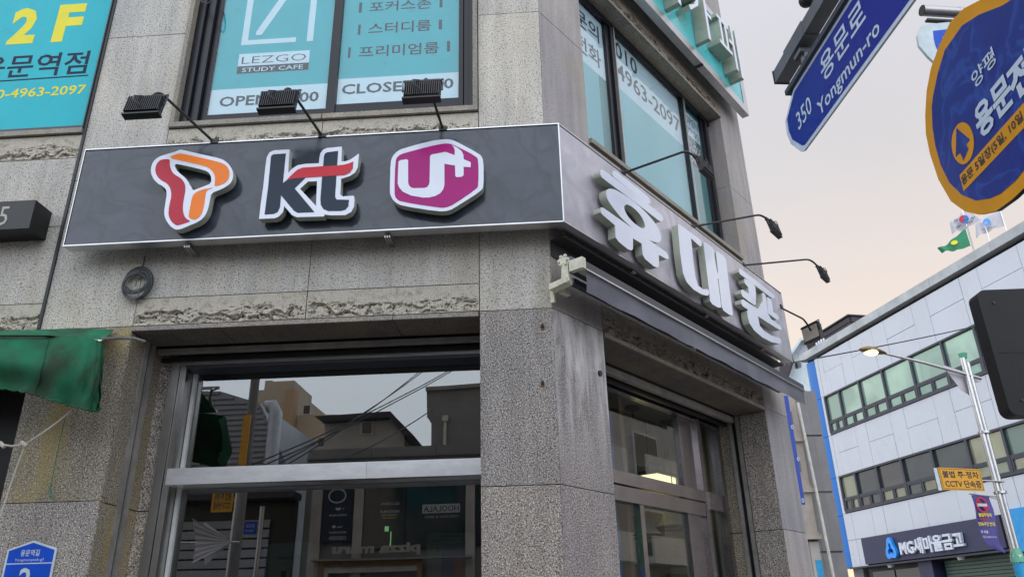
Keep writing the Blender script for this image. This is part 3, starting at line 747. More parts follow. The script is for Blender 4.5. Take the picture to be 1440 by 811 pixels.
part('door_rail', MB().box(.6, pB - .08, DW - .05, DW + .035, zl, zm), M['steel_dark'], door, RF)
dv = du(901, 760)
part('door_stile', MB().box(dv, dv + .07, DW - .04, DW + .02, 0, zl), M['steel_dark'], door, RF)
part('pane', MB().box(.6, pA, DW - .02, DW - .014, zt, 3.44), M['door_glass'], door, RF)
part('pane', MB().box(.6, pA, DW - .02, DW - .014, .1, zl), M['door_glass'], door, RF)
part('pane', MB().box(pB, pC, DW - .02, DW - .014, .1, 3.44), M['door_glass'], door, RF)
# pendants and lit panel inside
def pendant(cx, cy, tx, ty, w, r, lab):
    u, z = RF.uv(cx, cy, w); _, zc = RF.uv(tx, ty, w)
    t_ = thing('pendant_lamp', lab, 'pendant lamp', RF, u, w, z, 'pendant lamps in the side entrance')
    prof = [(r, -.10), (r * 1.0, -.075), (r * .74, -.03), (r * .60, .06), (r * .35, .12), (.03, .15), (.03, .2)]
    mb = MB(); n = 24; vs = []; 
    for rr, zz in prof:
        for k in range(n):
            an = 2 * math.pi * k / n; vs.append((rr * math.cos(an), rr * math.sin(an), zz))
    mb.add(vs, [(i * n + k, i * n + (k + 1) % n, (i + 1) * n + (k + 1) % n, (i + 1) * n + k) for i in range(len(prof) - 1) for k in range(n)], 0, True)
    at('lamp_shade', mb, M['pendant'], t_, RF, u, w, z)
    ring = [(r * 1.03 * math.cos(2 * math.pi * k / 24), r * 1.03 * math.sin(2 * math.pi * k / 24), -.10) for k in range(25)]
    at('shade_rim', MB().tube(ring, .012, 6), M['black'], t_, RF, u, w, z)
    at('cord', MB().tube([(0, 0, .2), (0, 0, 3.56 - z)], .006, 6), M['black'], t_, RF, u, w, z)
    at('ceiling_rose', MB().tube([(0, 0, 3.52 - z), (0, 0, 3.56 - z)], .07, 16), M['black'], t_, RF, u, w, z)
pendant(903, 738, 893, 642, -.92, .165, 'grey bell-shaped pendant lamp with black rim, the nearer one behind the side door glass')
pendant(950, 728, 936, 617, -.98, .20, 'wide grey pendant lamp with black rim hanging further inside the side entrance')
t_ = thing('light_panel', 'lit warm yellow light panel high in the shop behind the side door', 'light panel', RF, 3.3, -1.3, 3.0)
part('lit_face', MB().box(3.22, 3.62, -1.25, -1.05, 2.90, 2.99), M['warm_on'], t_, RF)
part('housing', MB().box(3.20, 3.64, -1.27, -1.03, 2.992, 3.03), M['black'], t_, RF)
part('hanging_rod', MB().tube([(3.25, -1.15, 3.03), (3.25, -1.15, 3.56)], .01, 6).tube([(3.58, -1.15, 3.03), (3.58, -1.15, 3.56)], .01, 6), M['black'], t_, RF)
def b3(mb): mb.textpx(RF, '갤럭시', (862, 735), (872, 715), -.60, mi=1)
ps = MB().box(1.25, 1.75, -.66, -.655, 1.0, 3.3, 0).box(1.80, 1.86, -.70, -.60, 0.02, 3.56, 1).box(1.28, 1.72, -.655, -.652, 2.0, 2.5, 2)
tag(part('advert_banner', ps, [M['banner_blue'], M['brown_frame'], M['flag_green']], None, RF), 'blue and green advertising banner hanging just inside the side door', 'banner')

# ------------------------------------------------------------------ main signboard
SB = thing('shop_signboard', 'dark grey signboard wrapping the corner with three carrier logos and big white Korean letters', 'shop sign', LF, -1.7, .17, 4.165)
ZT, ZB, WS, WB, UL, UR = 4.985, 4.165, .21, .125, -3.51, 4.22
kk = math.tan(R(54.45 / 2))
cf, cb = WS * kk, WB * kk
def wall_prism(fr, u0, u1a, u1b, z0, z1, mi, mb, flip=1):
    """box whose inner end is mitred: u1a at the face, u1b at the back"""
    a_ = [(u0, WS, z0), (u1a, WS, z0), (u1b, WB, z0), (u0, WB, z0)]
    mb.hexa(a_, [(u, w, z1) for u, w, z in a_], mi); return mb
mb = wall_prism(LF, UL + .01, cf - .004, cb - .004, ZB + .012, ZT - .012, 0, MB()); part('front_panel', mb, M['sign_grey'], SB, LF)
mb = wall_prism(RF, UR - .01, -cf + .004, -cb + .004, ZB + .012, ZT - .012, 0, MB()); part('side_panel', mb, M['sign_side'], SB, RF)
def edge(fr, u0, ua, ub):
    mb = MB(); s = 1 if ua > u0 else -1
    for z0, z1 in ((ZB - .004, ZB + .006), (ZT - .005, ZT + .004)):
        a_ = [(u0, WS + .006, z0), (ua + s * .003, WS + .006, z0), (ub, WB - .004, z0), (u0, WB - .004, z0)]
        mb.hexa(a_, [(u, w, z1) for u, w, z in a_])
    mb.box(min(u0, u0 + s * .009), max(u0, u0 + s * .006), WB, WS + .005, ZB + .0065, ZT - .0055)
    return mb
part('edge_trim', edge(LF, UL, cf, cb), M['alu_trim'], SB, LF)
part('edge_trim', edge(RF, UR, -cf, -cb), M['alu_trim'], SB, RF)
mbc = MB().tube([(cf - .001, WS + .004, ZB), (cf - .001, WS + .004, ZT)], .006, 8); part('corner_bead', mbc, M['alu_trim'], SB, LF)
for x in (-2.63, -1.17):
    mb = MB()
    for k in range(3): mb.box(x + .016 * k, x + .016 * k + .010, .0, .17, ZB - .035, ZB - .013)
    part('bracket', mb, M['galv'], SB, LF)
for x in (.9, 2.2, 3.5):
    part('bracket', MB().box(x, x + .05, -.005, .16, ZB - .03, ZB - .013), M['galv'], SB, RF)

def logo_w(g=.028, th=.062): return WS + g, WS + g + th
w0, w1 = logo_w()
def lg(ox, oy, k, pts, sm=1): return chaikin(LF.poly(w1, ox, oy, k, pts), sm)
D_ = (205, 205, 6.236)
mb = MB()
mb.prism(lg(*D_, [(265, 50), (305, 32), (345, 42), (500, 78), (660, 112), (720, 150), (762, 215), (768, 270), (748, 325), (700, 362), (640, 390), (575, 415), (562, 480), (548, 550), (520, 615), (470, 662), (380, 700), (300, 733), (255, 735), (205, 695), (170, 640), (160, 585), (172, 500), (184, 430), (180, 385), (160, 362), (95, 325), (52, 268), (42, 205), (62, 140), (115, 95), (190, 72)]), w0, w1, 0,
         holes=[lg(*D_, [(250, 156), (330, 170), (520, 215), (560, 240), (575, 280), (572, 330), (520, 352), (432, 385), (412, 392), (392, 350), (350, 282), (300, 245), (262, 205)])], mi_side=1)
mb.flat(lg(*D_, [(150, 120), (205, 118), (212, 130), (210, 165), (222, 215), (250, 252), (310, 285), (343, 330), (350, 380), (338, 450), (325, 530), (328, 590), (350, 638), (398, 662), (340, 682), (290, 698), (262, 697), (222, 662), (200, 612), (200, 560), (212, 500), (226, 440), (220, 380), (190, 332), (130, 300), (95, 262), (82, 212), (92, 165), (120, 130)]), w1 + .0015, 2)
mb.flat(lg(*D_, [(190, 103), (285, 70), (315, 68), (480, 104), (660, 148), (706, 172), (732, 215), (736, 255), (722, 305), (680, 337), (600, 362), (608, 310), (608, 262), (575, 210), (525, 180), (350, 140)]), w1 + .0015, 3)
mb.flat(lg(*D_, [(600, 366), (542, 388), (527, 412), (518, 480), (505, 560), (482, 615), (440, 648), (405, 648), (378, 628), (378, 595), (396, 500), (408, 445), (432, 412), (490, 385), (560, 372)]), w1 + .0015, 3)
part('logo_emblem', mb, [M['white_ac'], M['letter_side'], M['red_ac'], M['orange_ac']], SB, LF, 'red and orange ribbon-shaped T emblem')
E_ = (355, 200, 6.756)
mb = MB()
mb.prism(LF.poly(w1, *E_, [(160, 100), (185, 85), (215, 76), (355, 70), (347, 170), (338, 292), (380, 250), (430, 218), (500, 206), (632, 200), (636, 150), (645, 105), (670, 72), (705, 56), (850, 42), (846, 182), (885, 182), (930, 165), (970, 138), (1012, 106), (1006, 180), (1000, 240), (975, 288), (925, 322), (842, 348), (834, 495), (856, 515), (964, 508), (970, 540), (966, 610), (938, 662), (882, 692), (745, 694), (684, 686), (680, 704), (420, 712), (375, 690), (302, 606), (290, 662), (250, 706), (210, 722), (62, 728), (82, 560), (102, 430), (122, 240), (136, 145)]),
         w0, w1, 0, holes=[LF.poly(w1, *E_, [(527, 373), (614, 370), (604, 606), (452, 443)])], mi_side=1)
mb.flat(LF.poly(w1, *E_, [(176, 140), (185, 124), (205, 115), (318, 108), (304, 250), (290, 388), (325, 362), (400, 345), (505, 340), (402, 440), (590, 665), (430, 672), (395, 652), (272, 505), (262, 620), (240, 664), (205, 682), (115, 688), (150, 420)]), w1 + .0015, 2)
mb.flat(LF.poly(w1, *E_, [(680, 130), (690, 108), (712, 96), (815, 84), (800, 300), (786, 520), (800, 545), (918, 548), (912, 610), (884, 642), (840, 654), (720, 655), (674, 636), (650, 595), (646, 540), (662, 330)]), w1 + .0015, 2)
mb.flat(LF.poly(w1, *E_, [(325, 360), (380, 305), (428, 263), (480, 243), (670, 230), (800, 224), (870, 215), (925, 200), (960, 184), (954, 250), (925, 292), (875, 314), (660, 328), (500, 338), (400, 345)]), w1 + .003, 3)
part('logo_letters', mb, [M['white_ac'], M['letter_side'], M['ink_ac'], M['coral_ac']], SB, LF, 'dark blue letters kt crossed by a red stroke')
Q_ = (540, 190, 6.76)
mb = MB()
mb.prism(lg(*Q_, [(180, 128), (430, 58), (560, 40), (640, 42), (700, 68), (900, 175), (938, 215), (946, 290), (946, 480), (925, 530), (700, 672), (620, 718), (520, 727), (170, 672), (100, 635), (60, 575), (55, 515), (62, 255), (82, 200), (130, 150)]), w0, w1, 0, mi_side=1)
mb.flat(lg(*Q_, [(210, 168), (440, 106), (560, 82), (630, 82), (690, 106), (878, 204), (898, 240), (898, 480), (880, 512), (660, 662), (590, 690), (520, 690), (160, 634), (112, 602), (98, 550), (108, 245), (128, 206), (165, 182)]), w1 + .0015, 2)
mb.flat(LF.poly(w1, *Q_, [(138, 256), (152, 242), (215, 232), (230, 242), (230, 450), (238, 480), (258, 500), (285, 507), (385, 505), (412, 496), (428, 474), (434, 445), (438, 210), (442, 196), (455, 187), (585, 162), (672, 193), (674, 150), (662, 115), (640, 92), (700, 124), (738, 155), (755, 190), (758, 232), (820, 258), (826, 268), (824, 308), (757, 303), (757, 384), (740, 398), (692, 402), (678, 390), (676, 292), (575, 275), (575, 470), (565, 515), (535, 555), (490, 580), (430, 595), (370, 596), (260, 577), (180, 540), (145, 500), (130, 460)]), w1 + .003, 0)
part('logo_badge', mb, [M['white_ac'], M['letter_side'], M['magenta_ac']], SB, LF, 'magenta hexagonal badge with a white U and plus')

# big raised white letters on the side panel
k0, k1 = WS + .030, WS + .092
def letter(name, ox, oy, k, shapes, lab):
    mb = MB()
    for i, sh in enumerate(shapes):
        pts, hole, sm = sh
        P_ = chaikin(RF.poly(k1, ox, oy, k, pts), sm); H_ = [chaikin(RF.poly(k1, ox, oy, k, hole), 2)] if hole else []
        mb.prism(P_, k0, k1 + .0012 * i, 0, holes=H_, mi_side=1)
    part(name, mb, [M['white_ac'], M['letter_side']], SB, RF, lab)
letter('raised_letter', 825, 230, 5.233, [
    ([(186, 85), (190, 62), (205, 52), (225, 62), (440, 232), (465, 262), (471, 290), (458, 300), (435, 285), (205, 105)], None, 1),
    ([(98, 55), (110, 42), (128, 50), (330, 205), (538, 364), (562, 392), (564, 418), (545, 428), (520, 412), (320, 258), (112, 106), (100, 85)], None, 1),
    ([(140, 215), (150, 190), (175, 183), (215, 195), (300, 245), (400, 325), (490, 420), (535, 490), (549, 550), (540, 578), (508, 582), (450, 560), (350, 490), (250, 400), (180, 310), (148, 260)],
     [(272, 320), (285, 302), (305, 303), (350, 330), (400, 385), (425, 440), (428, 470), (415, 480), (380, 465), (320, 415), (285, 365)], 2),
    ([(100, 332), (106, 323), (118, 325), (350, 488), (580, 650), (598, 672), (601, 700), (585, 703), (528, 672), (530, 755), (515, 766), (490, 755), (428, 703), (410, 672), (402, 590), (338, 550), (338, 630), (325, 640), (300, 630), (235, 578), (210, 545), (205, 455), (115, 378), (100, 358)], None, 0)], 'raised white syllable 휴')
letter('raised_letter', 935, 305, 5.59, [
    ([(102, 62), (108, 57), (120, 61), (270, 172), (288, 195), (290, 222), (277, 232), (205, 168), (214, 240), (226, 360), (240, 470), (262, 538), (300, 568), (335, 565), (348, 585), (345, 612), (330, 618), (290, 608), (225, 570), (170, 510), (142, 440), (120, 280), (104, 110)], None, 0),
    ([(302, 205), (307, 197), (320, 200), (372, 240), (386, 265), (392, 330), (412, 440), (417, 438), (408, 350), (400, 282), (410, 272), (425, 280), (462, 308), (478, 335), (490, 420), (512, 600), (535, 765), (528, 774), (505, 768), (460, 735), (447, 708), (434, 600), (420, 486), (414, 484), (428, 590), (442, 702), (436, 714), (415, 710), (372, 685), (355, 660), (345, 560), (325, 400)], None, 0)], 'raised white syllable 대')
letter('raised_letter', 1020, 370, 6.24, [
    ([(118, 58), (123, 48), (135, 50), (270, 152), (412, 263), (430, 284), (430, 303), (412, 308), (270, 202), (130, 96), (119, 78)], None, 0),
    ([(165, 145), (170, 135), (182, 140), (245, 182), (262, 206), (270, 290), (268, 362), (255, 368), (205, 335), (150, 290), (138, 266), (138, 240), (148, 230), (205, 268), (200, 212), (168, 172)], None, 0),
    ([(138, 332), (143, 318), (156, 319), (222, 362), (285, 400), (325, 330), (322, 268), (330, 258), (345, 270), (358, 300), (372, 440), (400, 490), (480, 548), (493, 568), (490, 585), (476, 586), (320, 488), (150, 376), (138, 355)], None, 0),
    ([(362, 305), (370, 298), (400, 318), (407, 350), (417, 426), (455, 455), (468, 476), (465, 494), (450, 497), (372, 440)], None, 0),
    ([(188, 420), (198, 408), (255, 440), (285, 470), (292, 520), (300, 550), (335, 592), (400, 635), (468, 655), (486, 670), (487, 700), (470, 707), (400, 692), (320, 650), (250, 590), (210, 530), (193, 470)], None, 0)], 'raised white syllable 폰')

# ------------------------------------------------------------------ upper turquoise signboard
US = thing('study_cafe_signboard', 'turquoise box sign with deep raised white Korean letters above the side window', 'sign', RF, 2, .15, 7.44)
part('face_panel', MB().box(-.4, 4.10, .125, .192, 7.56, 8.52), M['teal_ac'], US, RF)
fr_ = MB().box(-.5, 4.225, .11, .20, 7.438, 7.555).box(-.5, 4.225, .11, .20, 8.525, 8.63).box(4.105, 4.225, .11, .20, 7.556, 8.524)
part('frame', fr_, M['alu_trim'], US, RF)
part('frame_joint', MB().box(2.9, 2.94, .10, .203, 7.43, 7.444), M['grey_al'], US, RF)
mb = MB()
for i, (ch, a_, b_) in enumerate((('스', .0, .62), ('터', .80, 1.40), ('디', 1.58, 2.15), ('카', 2.36, 2.98), ('페', 3.16, 3.78))):
    m2 = MB().text(ch, a_, b_, 7.65, 8.38, .36, 0, .0, depth=.165, mi_side=1)
    part('raised_letter', m2, [M['white_ac'], M['letter_side']], US, RF)

# ------------------------------------------------------------------ floodlights
def head_mesh():
    mb = MB(); mb.box(-.13, .13, -.02, .012, -.085, .085)
    for k in range(17):
        x = -.12 + k * .015; mb.box(x - .003, x + .003, .012, .04, -.075, .075)
    mb.box(-.135, .135, -.03, .016, .085, .095).box(-.135, .135, -.03, .030, -.10, -.085)
    return mb.mesh('housing', M['black'])
HM = head_mesh(); LM = MB().box(-.118, .118, -.026, -.021, -.075, .075).mesh('lens', M['lens'])
def floodlight(fr, base, bend, head, lab, group, yaw=0, tilt=-12, sc=1.0):
    t_ = thing('floodlight', lab, 'floodlight', fr, *base, group=group)
    b0, b1_, h = Vector(base), Vector(bend), Vector(head)
    dirn = (h - b1_)
    c_ = b1_ + (b1_ - b0).normalized() * .02; e_ = b1_ + dirn * .8; s_ = b0.lerp(b1_, .90)
    pts = [b0, b0.lerp(b1_, .5)] + [s_ * (1 - f_) ** 2 + c_ * 2 * f_ * (1 - f_) + e_ * f_ ** 2 for f_ in [k / 7 for k in range(8)]]
    part('arm', MB().tube([tuple(p) for p in pts], .0105, 8), M['black'], t_, fr)
    part('base_clamp', MB().box(base[0] - .03, base[0] + .03, base[1] - .04, base[1] + .03, base[2] - .01, base[2] + .02), M['black'], t_, fr)
    Mh = Matrix.Translation(fr.P(*head)) @ Matrix.Rotation(R(fr.deg + yaw), 4, 'Z') @ Matrix.Rotation(R(tilt), 4, 'X') @ Matrix.Scale(sc, 4)
    for nm, me in (('housing', HM), ('lens', LM)):
        o = bpy.data.objects.new(nm, me); place(o, Mh, t_)
    mb = MB().tube([(-.14, 0, 0), (-.145, .0, .11), (.145, .0, .11), (.14, 0, 0)], .007, 6)
    mb.tube([(-.02, .04, .07), (-.06, .07, .04), (-.05, .075, -.01), (-.005, .05, -.035)], .005, 6)
    o = bpy.data.objects.new('yoke', mb.mesh('yoke', M['galv'] if sc > 1 else M['grey_al'])); place(o, Mh, t_)
gl_, gr_ = 'floodlights along the long front', 'floodlights along the side front'
def fl_px(fr, b, bu, be, hd, wb_, lab, grp, **k):
    (u0, z0) = b; u1, z1 = fr.uv(*be, wb_); u2, z2 = fr.uv(*hd, wb_ + .03)
    floodlight(fr, (u0, .19, z0), (u1, wb_, z1), (u2, wb_ + .03, z2), lab, grp, **k)
fl_px(LF, (-2.50, 4.99), 0, (222, 127), (204, 150), .58, 'black finned floodlight above the red and orange emblem', gl_)
fl_px(LF, (-1.67, 4.99), 0, (405, 121), (392, 143), .58, 'black finned floodlight above the kt letters', gl_)
fl_px(LF, (-.755, 4.99), 0, (599, 108), (594, 128), .58, 'black finned floodlight above the magenta hexagon badge', gl_)
fl_px(RF, (.80, 4.985), 0, (968, 211), (990, 236), .66, 'black floodlight on a long arm in front of the side window', gr_, sc=.8)
fl_px(RF, (2.05, 4.985), 0, (1073, 301), (1088, 321), .64, 'black floodlight on a long arm against the sky above the second raised letter', gr_, sc=.8)
fl_px(RF, (3.20, 4.985), 0, (1142, 364), (1157, 385), .62, 'black floodlight on a long arm against the sky above the last raised letter', gr_, sc=.8)
u_, z_ = RF.uv(1131, 449, .50); u2_, z2_ = RF.uv(1142, 468, .50)
floodlight(RF, (4.15, .19, 4.80), (u_, .50, z_), (u2_, .50, z2_), 'boxy floodlight with tan lens at the far end of the side sign', gr_, yaw=60, tilt=-4, sc=.95)

# ------------------------------------------------------------------ folding awning over the side entrance
AW = thing('retractable_awning', 'dark grey retractable awning rolled up below the side signboard', 'awning', RF, 2, .3, 3.7)
W = .30
def band(xa, ya, xb, yb, xc, yc, xd, yd, w0_, w1_, mi=0, mb=None):
    q_ = [RF.uv(x, y, w1_) for x, y in ((xa, ya), (xb, yb), (xc, yc), (xd, yd))]
    mb = mb or MB(); mb.prism(q_, w0_, w1_, mi); return mb
ua = RF.uv(822, 366, W)[0]; ub = RF.uv(1131, 548, W)[0]
zb1 = RF.uv(822, 366, W)[1]; zb2 = RF.uv(820, 378, W)[1]; zf = RF.uv(826, 409, W)[1]
part('front_bar', MB().box(ua, ub, W - .09, W, zb2 + .012, zb1).box(ua, ub, W - .06, W + .012, zb2, zb2 + .010, 1), [M['grey_al'], M['alu_trim']], AW, RF)
n = 40; vs = []
for i in range(n + 1):
    u = ua + .02 + (ub - ua - .03) * i / n
    for j in range(5):
        z = zb2 - .002 - (zb2 - zf) * j / 4 * (1 - .06 * i / n)
        vs.append((u, W - .01 + .006 * math.sin(i * 1.3) * j / 4 + .004 * math.sin(i * .5 + j), z))
part('valance', MB().add(vs, [(i * 5 + j, i * 5 + j + 1, (i + 1) * 5 + j + 1, (i + 1) * 5 + j) for i in range(n) for j in range(4)], 0, True), M['awning_grey'], AW, RF)
part('end_cap', MB().box(ua - .045, ua - .002, W - .10, W + .01, zb2 + .005, zb1 + .012), M['cream_cast'], AW, RF)
part('fabric_roll', MB().tube([(ua + .02, .15, zb1 + .03), (ub - .15, .15, zb1 + .03)], .055, 16), M['awning_grey'], AW, RF)
part('hood', MB().box(.01, 4.15, .003, .125, ZB - .045, ZB - .030).box(.01, 4.15, .003, .01, ZB - .16, ZB - .045), M['dark_gap'], AW, RF)
# cast bracket at the near end
u, z = RF.uv(797, 372, .16)
bk = MB().tube([(u - .03, .14, z + .02), (u + .06, .14, z + .02)], .036, 18).tube([(u - .045, .16, z + .02), (u - .03, .16, z + .02)], .03, 12)
for a in range(6):
    an = a * math.pi / 3; bk.box(u - .05, u - .03, .16 + .035 * math.cos(an) - .008, .16 + .035 * math.cos(an) + .008, z + .02 + .035 * math.sin(an) - .008, z + .02 + .035 * math.sin(an) + .008)
part('gear_housing', bk, M['cream_cast'], AW, RF)
br_ = MB(); br_.hexa([(u - .045, .15, z), (u - .035, .19, z), (u - .03, .19, z - .14), (u - .04, .13, z - .15)], [(u - .02, .15, z), (u - .015, .19, z), (u - .01, .19, z - .14), (u - .015, .13, z - .15)])
br_.hexa([(u - .045, .03, z - .17), (u - .045, .18, z - .15), (u - .045, .18, z - .11), (u - .045, .03, z - .125)], [(u + .03, .03, z - .17), (u + .03, .18, z - .15), (u + .03, .18, z - .11), (u + .03, .03, z - .125)])
br_.box(u + .03, u + .12, .06, .10, z - .18, z - .15).box(u + .01, u + .03, .0, .03, z - .24, z - .13)
part('wall_bracket', br_, M['cream_cast'], AW, RF)
part('folding_arm', MB().box(ua + .05, ua + 1.9, .12, .17, zb2 - .04, zb2).box(ua + 2.0, ub - .3, .12, .17, zb2 - .04, zb2), M['grey_al'], AW, RF)

# ------------------------------------------------------------------ left end of the long front
t_ = thing('number_box_sign', 'small black box sign with a pale 5 on the wall left of the signboard', 'sign', LF, -4.2, .1, 4.33)
part('box', MB().box(-4.9, -3.812, 0.003, .20, 4.335, 4.572), M['black'], t_, LF)
part('digits', MB().textpx(LF, '5', (-5, 317), (15, 290), .202, mi=0), M['cream_wall'], t_, LF)
# coil of cable
co = MB(); cu, cz_ = -3.012, 3.935
rnd = random.Random(3)
for k in range(13):
    r = .114 - .0019 * k - rnd.uniform(0, .003); ox_, oz_ = rnd.uniform(-.008, .008), -.0032 * k + rnd.uniform(-.004, .004); ph = rnd.uniform(0, 6)
    pts = []
    for i in range(29):
        an = 2 * math.pi * i / 28
        th_ = r * (1 + .04 * math.sin(2 * an + ph))
        pts.append((cu + ox_ + th_ * math.cos(an), .02 + .018 * rnd.random() * 0 + .004 * k * .6 + .006 * math.sin(an + ph), cz_ + oz_ + th_ * 1.12 * math.sin(an)))
    co.tube(pts, .0045, 6, cap=False)
for k in range(6):
    r = .094 - .004 * k; ph = rnd.uniform(-.25, .25); pts = []
    for i in range(15):
        an = math.pi * (1.08 + .84 * i / 14) + ph
        pts.append((cu + r * 1.02 * math.cos(an) + rnd.uniform(-.002, .002), .05 + .004 * math.sin(i + k), cz_ - .012 + .006 * (k % 3) + r * .98 * math.sin(an)))
    co.tube(pts, .0042, 6, cap=False)
co.tube([(cu + .01, .01, 4.16), (cu + .012, .02, 4.08), (cu + .005, .04, 4.03), (cu, .045, 3.9)], .004, 6)
tag(part('cable_coil', co, M['coil_wire'], None, LF), 'coil of slate grey cable hanging on the wall below the signboard', 'cable coil')
# green canopy
GC = thing('green_canopy', 'torn green tarpaulin canopy over the neighbouring shop', 'awning', LF, -3.5, .3, 3.0)
top = [(-60, 466), (0, 471), (60, 471), (100, 473), (125, 475), (137, 478), (144, 483), (147, 495)]
bot = [(-60, 535), (0, 546), (40, 553), (80, 565), (112, 574), (128, 578), (137, 578), (140, 575)]
ns, nr = 56, 12; vs = []
def lerp_path(P_, t_):
    x = t_ * (len(P_) - 1); i = min(int(x), len(P_) - 2); f_ = x - i
    return (P_[i][0] * (1 - f_) + P_[i + 1][0] * f_, P_[i][1] * (1 - f_) + P_[i + 1][1] * f_)
for i in range(ns + 1):
    a = i / ns; p, q_ = lerp_path(top, a), lerp_path(bot, a)
    for j in range(nr + 1):
        b = j / nr; w = .42 + .05 * math.sin(b * 3) + .018 * noise.noise(Vector((a * 9, b * 3, 1))) * (1 + 2 * b) + (.022 * math.sin(a * 85) * max(0, a - .72) * 4 * (0.3 + b)) - max(0, a - .8) * .5
        vs.append(LF.uvw(p[0] * (1 - b) + q_[0] * b + 1.5 * math.sin(j * 1.7 + i) * b, p[1] * (1 - b) + q_[1] * b + 1.2 * math.sin(i * 2.3) * (b > .99), w))
mb = MB().add(vs, [(i * (nr + 1) + j, (i + 1) * (nr + 1) + j, (i + 1) * (nr + 1) + j + 1, i * (nr + 1) + j + 1) for i in range(ns) for j in range(nr)], 0, True)
part('front_cloth', mb, M['green_tarp'], GC, LF)
hem = [vs[i * (nr + 1) + nr] for i in range(ns + 1)]
part('hem', MB().tube([(u, w + .004, z + .004) for u, w, z in hem], .007, 6), M['green_tarp'], GC, LF)
for sx in (18, 40):
    part('seam', MB().tube([(vs[sx * (nr + 1) + j][0], vs[sx * (nr + 1) + j][1] + .003, vs[sx * (nr + 1) + j][2]) for j in range(nr + 1)], .004, 5), M['green_tarp'], GC, LF)
a0 = [LF.uvw(x, y, w) for x, y, w in ((-60, 466, .44), (0, 471, .44), (70, 471.5, .44), (142, 481, .33), (160, 463, .03), (110, 461, .02), (60, 463, .02), (-60, 466.5, .02))]
part('top_cloth', MB().add(a0 + [(u, w, z - .006) for u, w, z in a0], [(0, 1, 2, 3, 4, 5, 6, 7), (8, 9, 10, 11, 12, 13, 14, 15)]), M['green_tarp'], GC, LF)
part('support_pipe', MB().tube([LF.uvw(143, 477, .28), LF.uvw(165, 475, .16), LF.uvw(188, 475.5, .06)], .013, 10).tube([LF.uvw(186, 475, .07), LF.uvw(204, 480, .01)], .011, 8)
     .tube([LF.uvw(-60, 473, .42), LF.uvw(60, 474, .42), LF.uvw(143, 480, .33)], .012, 8), M['galv'], GC, LF)
gu = LF.uvw(139.5, 554, .36)
part('grommet', MB().tube([gu, (gu[0], gu[1] + .01, gu[2])], .013, 12).tube([(gu[0], gu[1] + .01, gu[2]), (gu[0], gu[1] + .012, gu[2])], .007, 8, 1), [M['steel_post'], M['black']], GC, LF)
rp = MB().tube([LF.uvw(100, 578, .33), LF.uvw(80, 594, .3), LF.uvw(58, 610, .26), LF.uvw(36, 624, .24)], .0065, 6).tube([LF.uvw(36, 624, .24), LF.uvw(18, 627, .26), LF.uvw(2, 625, .28), LF.uvw(-30, 628, .3)], .007, 6) \
    .tube([LF.uvw(36, 624, .24), LF.uvw(24, 655, .22), LF.uvw(12, 690, .2), LF.uvw(-6, 745, .18)], .0055, 6).tube([LF.uvw(30, 621, .25), LF.uvw(38, 627, .25)], .013, 8).tube([LF.uvw(0, 622, .28), LF.uvw(6, 628, .28)], .013, 8)
tag(part('rope', rp, M['rope'], None, LF), 'knotted pale rope hanging below the green canopy', 'rope')
st = MB().tube([LF.uvw(93, 583, .04), LF.uvw(84, 620, .03), LF.uvw(74, 670, .02), LF.uvw(71, 690, .015), LF.uvw(76, 702, .012)], .0028, 5).tube([LF.uvw(74, 672, .02), LF.uvw(68, 692, .015), LF.uvw(71, 700, .01)], .0025, 5)
tag(part('string', st, M['string_green'], None, LF), 'thin dark green string hanging on the granite below the canopy', 'string')
# house number plate
HN = thing('house_number_plate', 'blue house number plate with white 2 on the granite pillar', 'number plate', LF, -3.39, .01, 1.75)
def pent(x0, x1, z0, zs, zt_): return [(x0, z0), (x1, z0), (x1, zs), ((x0 + x1) / 2, zt_), (x0, zs)]
mb = MB().prism(pent(-3.555, -3.228, 1.74, 2.098, 2.15), .004, .012, 0)
mb.flat(pent(-3.542, -3.241, 1.753, 2.09, 2.137), .0135, 1); mb.box(-3.542, -3.241, .0136, .0142, 2.008, 2.014, 0)
mb.text('용문역길', -3.46, -3.335, 2.055, 2.095, .0145, 0, .01); mb.text('Yongmunyeok-gil', -3.49, -3.30, 2.02, 2.042, .0145, 0); mb.text('2', -3.44, -3.36, 1.85, 1.985, .0145, 0, .02)
part('plate', mb, [M['sign_white'], M['bright_blue']], HN, LF)

# ------------------------------------------------------------------ street name sign on its mast arm
S1 = Frame((2, 4, 0), -85.9)
SS = thing('street_name_sign', 'long blue street name sign 350 용문로 Yongmun-ro with grey border and pointed end', 'street sign', S1, 1, 0, 4.44)
def arrow(i):
    return [(-.365 + i * .3, 4.925 - i), (2.6 - i, 4.925 - i), (2.6 - i, 4.44 + i), (-.385 + i * .9, 4.44 + i), (-.43 + i * 1.2, 4.46 + i), (-.545 + i * 1.3, 4.60 + i * .4), (-.572 + i * 1.3, 4.70), (-.562 + i * 1.3, 4.80 - i * .2)]
mb = MB().prism(arrow(0), -.012, .002, 0); mb.flat(arrow(.028), .0035, 1)
mb.textpx(S1, '350', (1124.5, 184), (1138.7, 133), .0055, mi=0, pw=0, bold=.006)
mb.textpx(S1, 'Yongmun-ro', (1154.6, 171), (1234, 24), .0055, mi=0, pw=0, bold=.012)
mb.textpx(S1, '용문로', (1159.5, 119), (1211, -6), .0055, mi=0, pw=0, bold=.012)
mb.text('→', 1.0, 1.25, 4.62, 4.80, .0055, 0)
part('sign_plate', mb, [M['white_sheet'], M['blue_sign']], SS, S1)
mb = MB().box(-.44, 2.6, -.03, .028, 4.928, 4.965).box(-.44, 2.6, -.045, -.014, 4.80, 4.93).box(-.44, 2.6, -.045, -.014, 4.5, 4.54)
part('hanging_rail', mb, M['grey_al'], SS, S1)
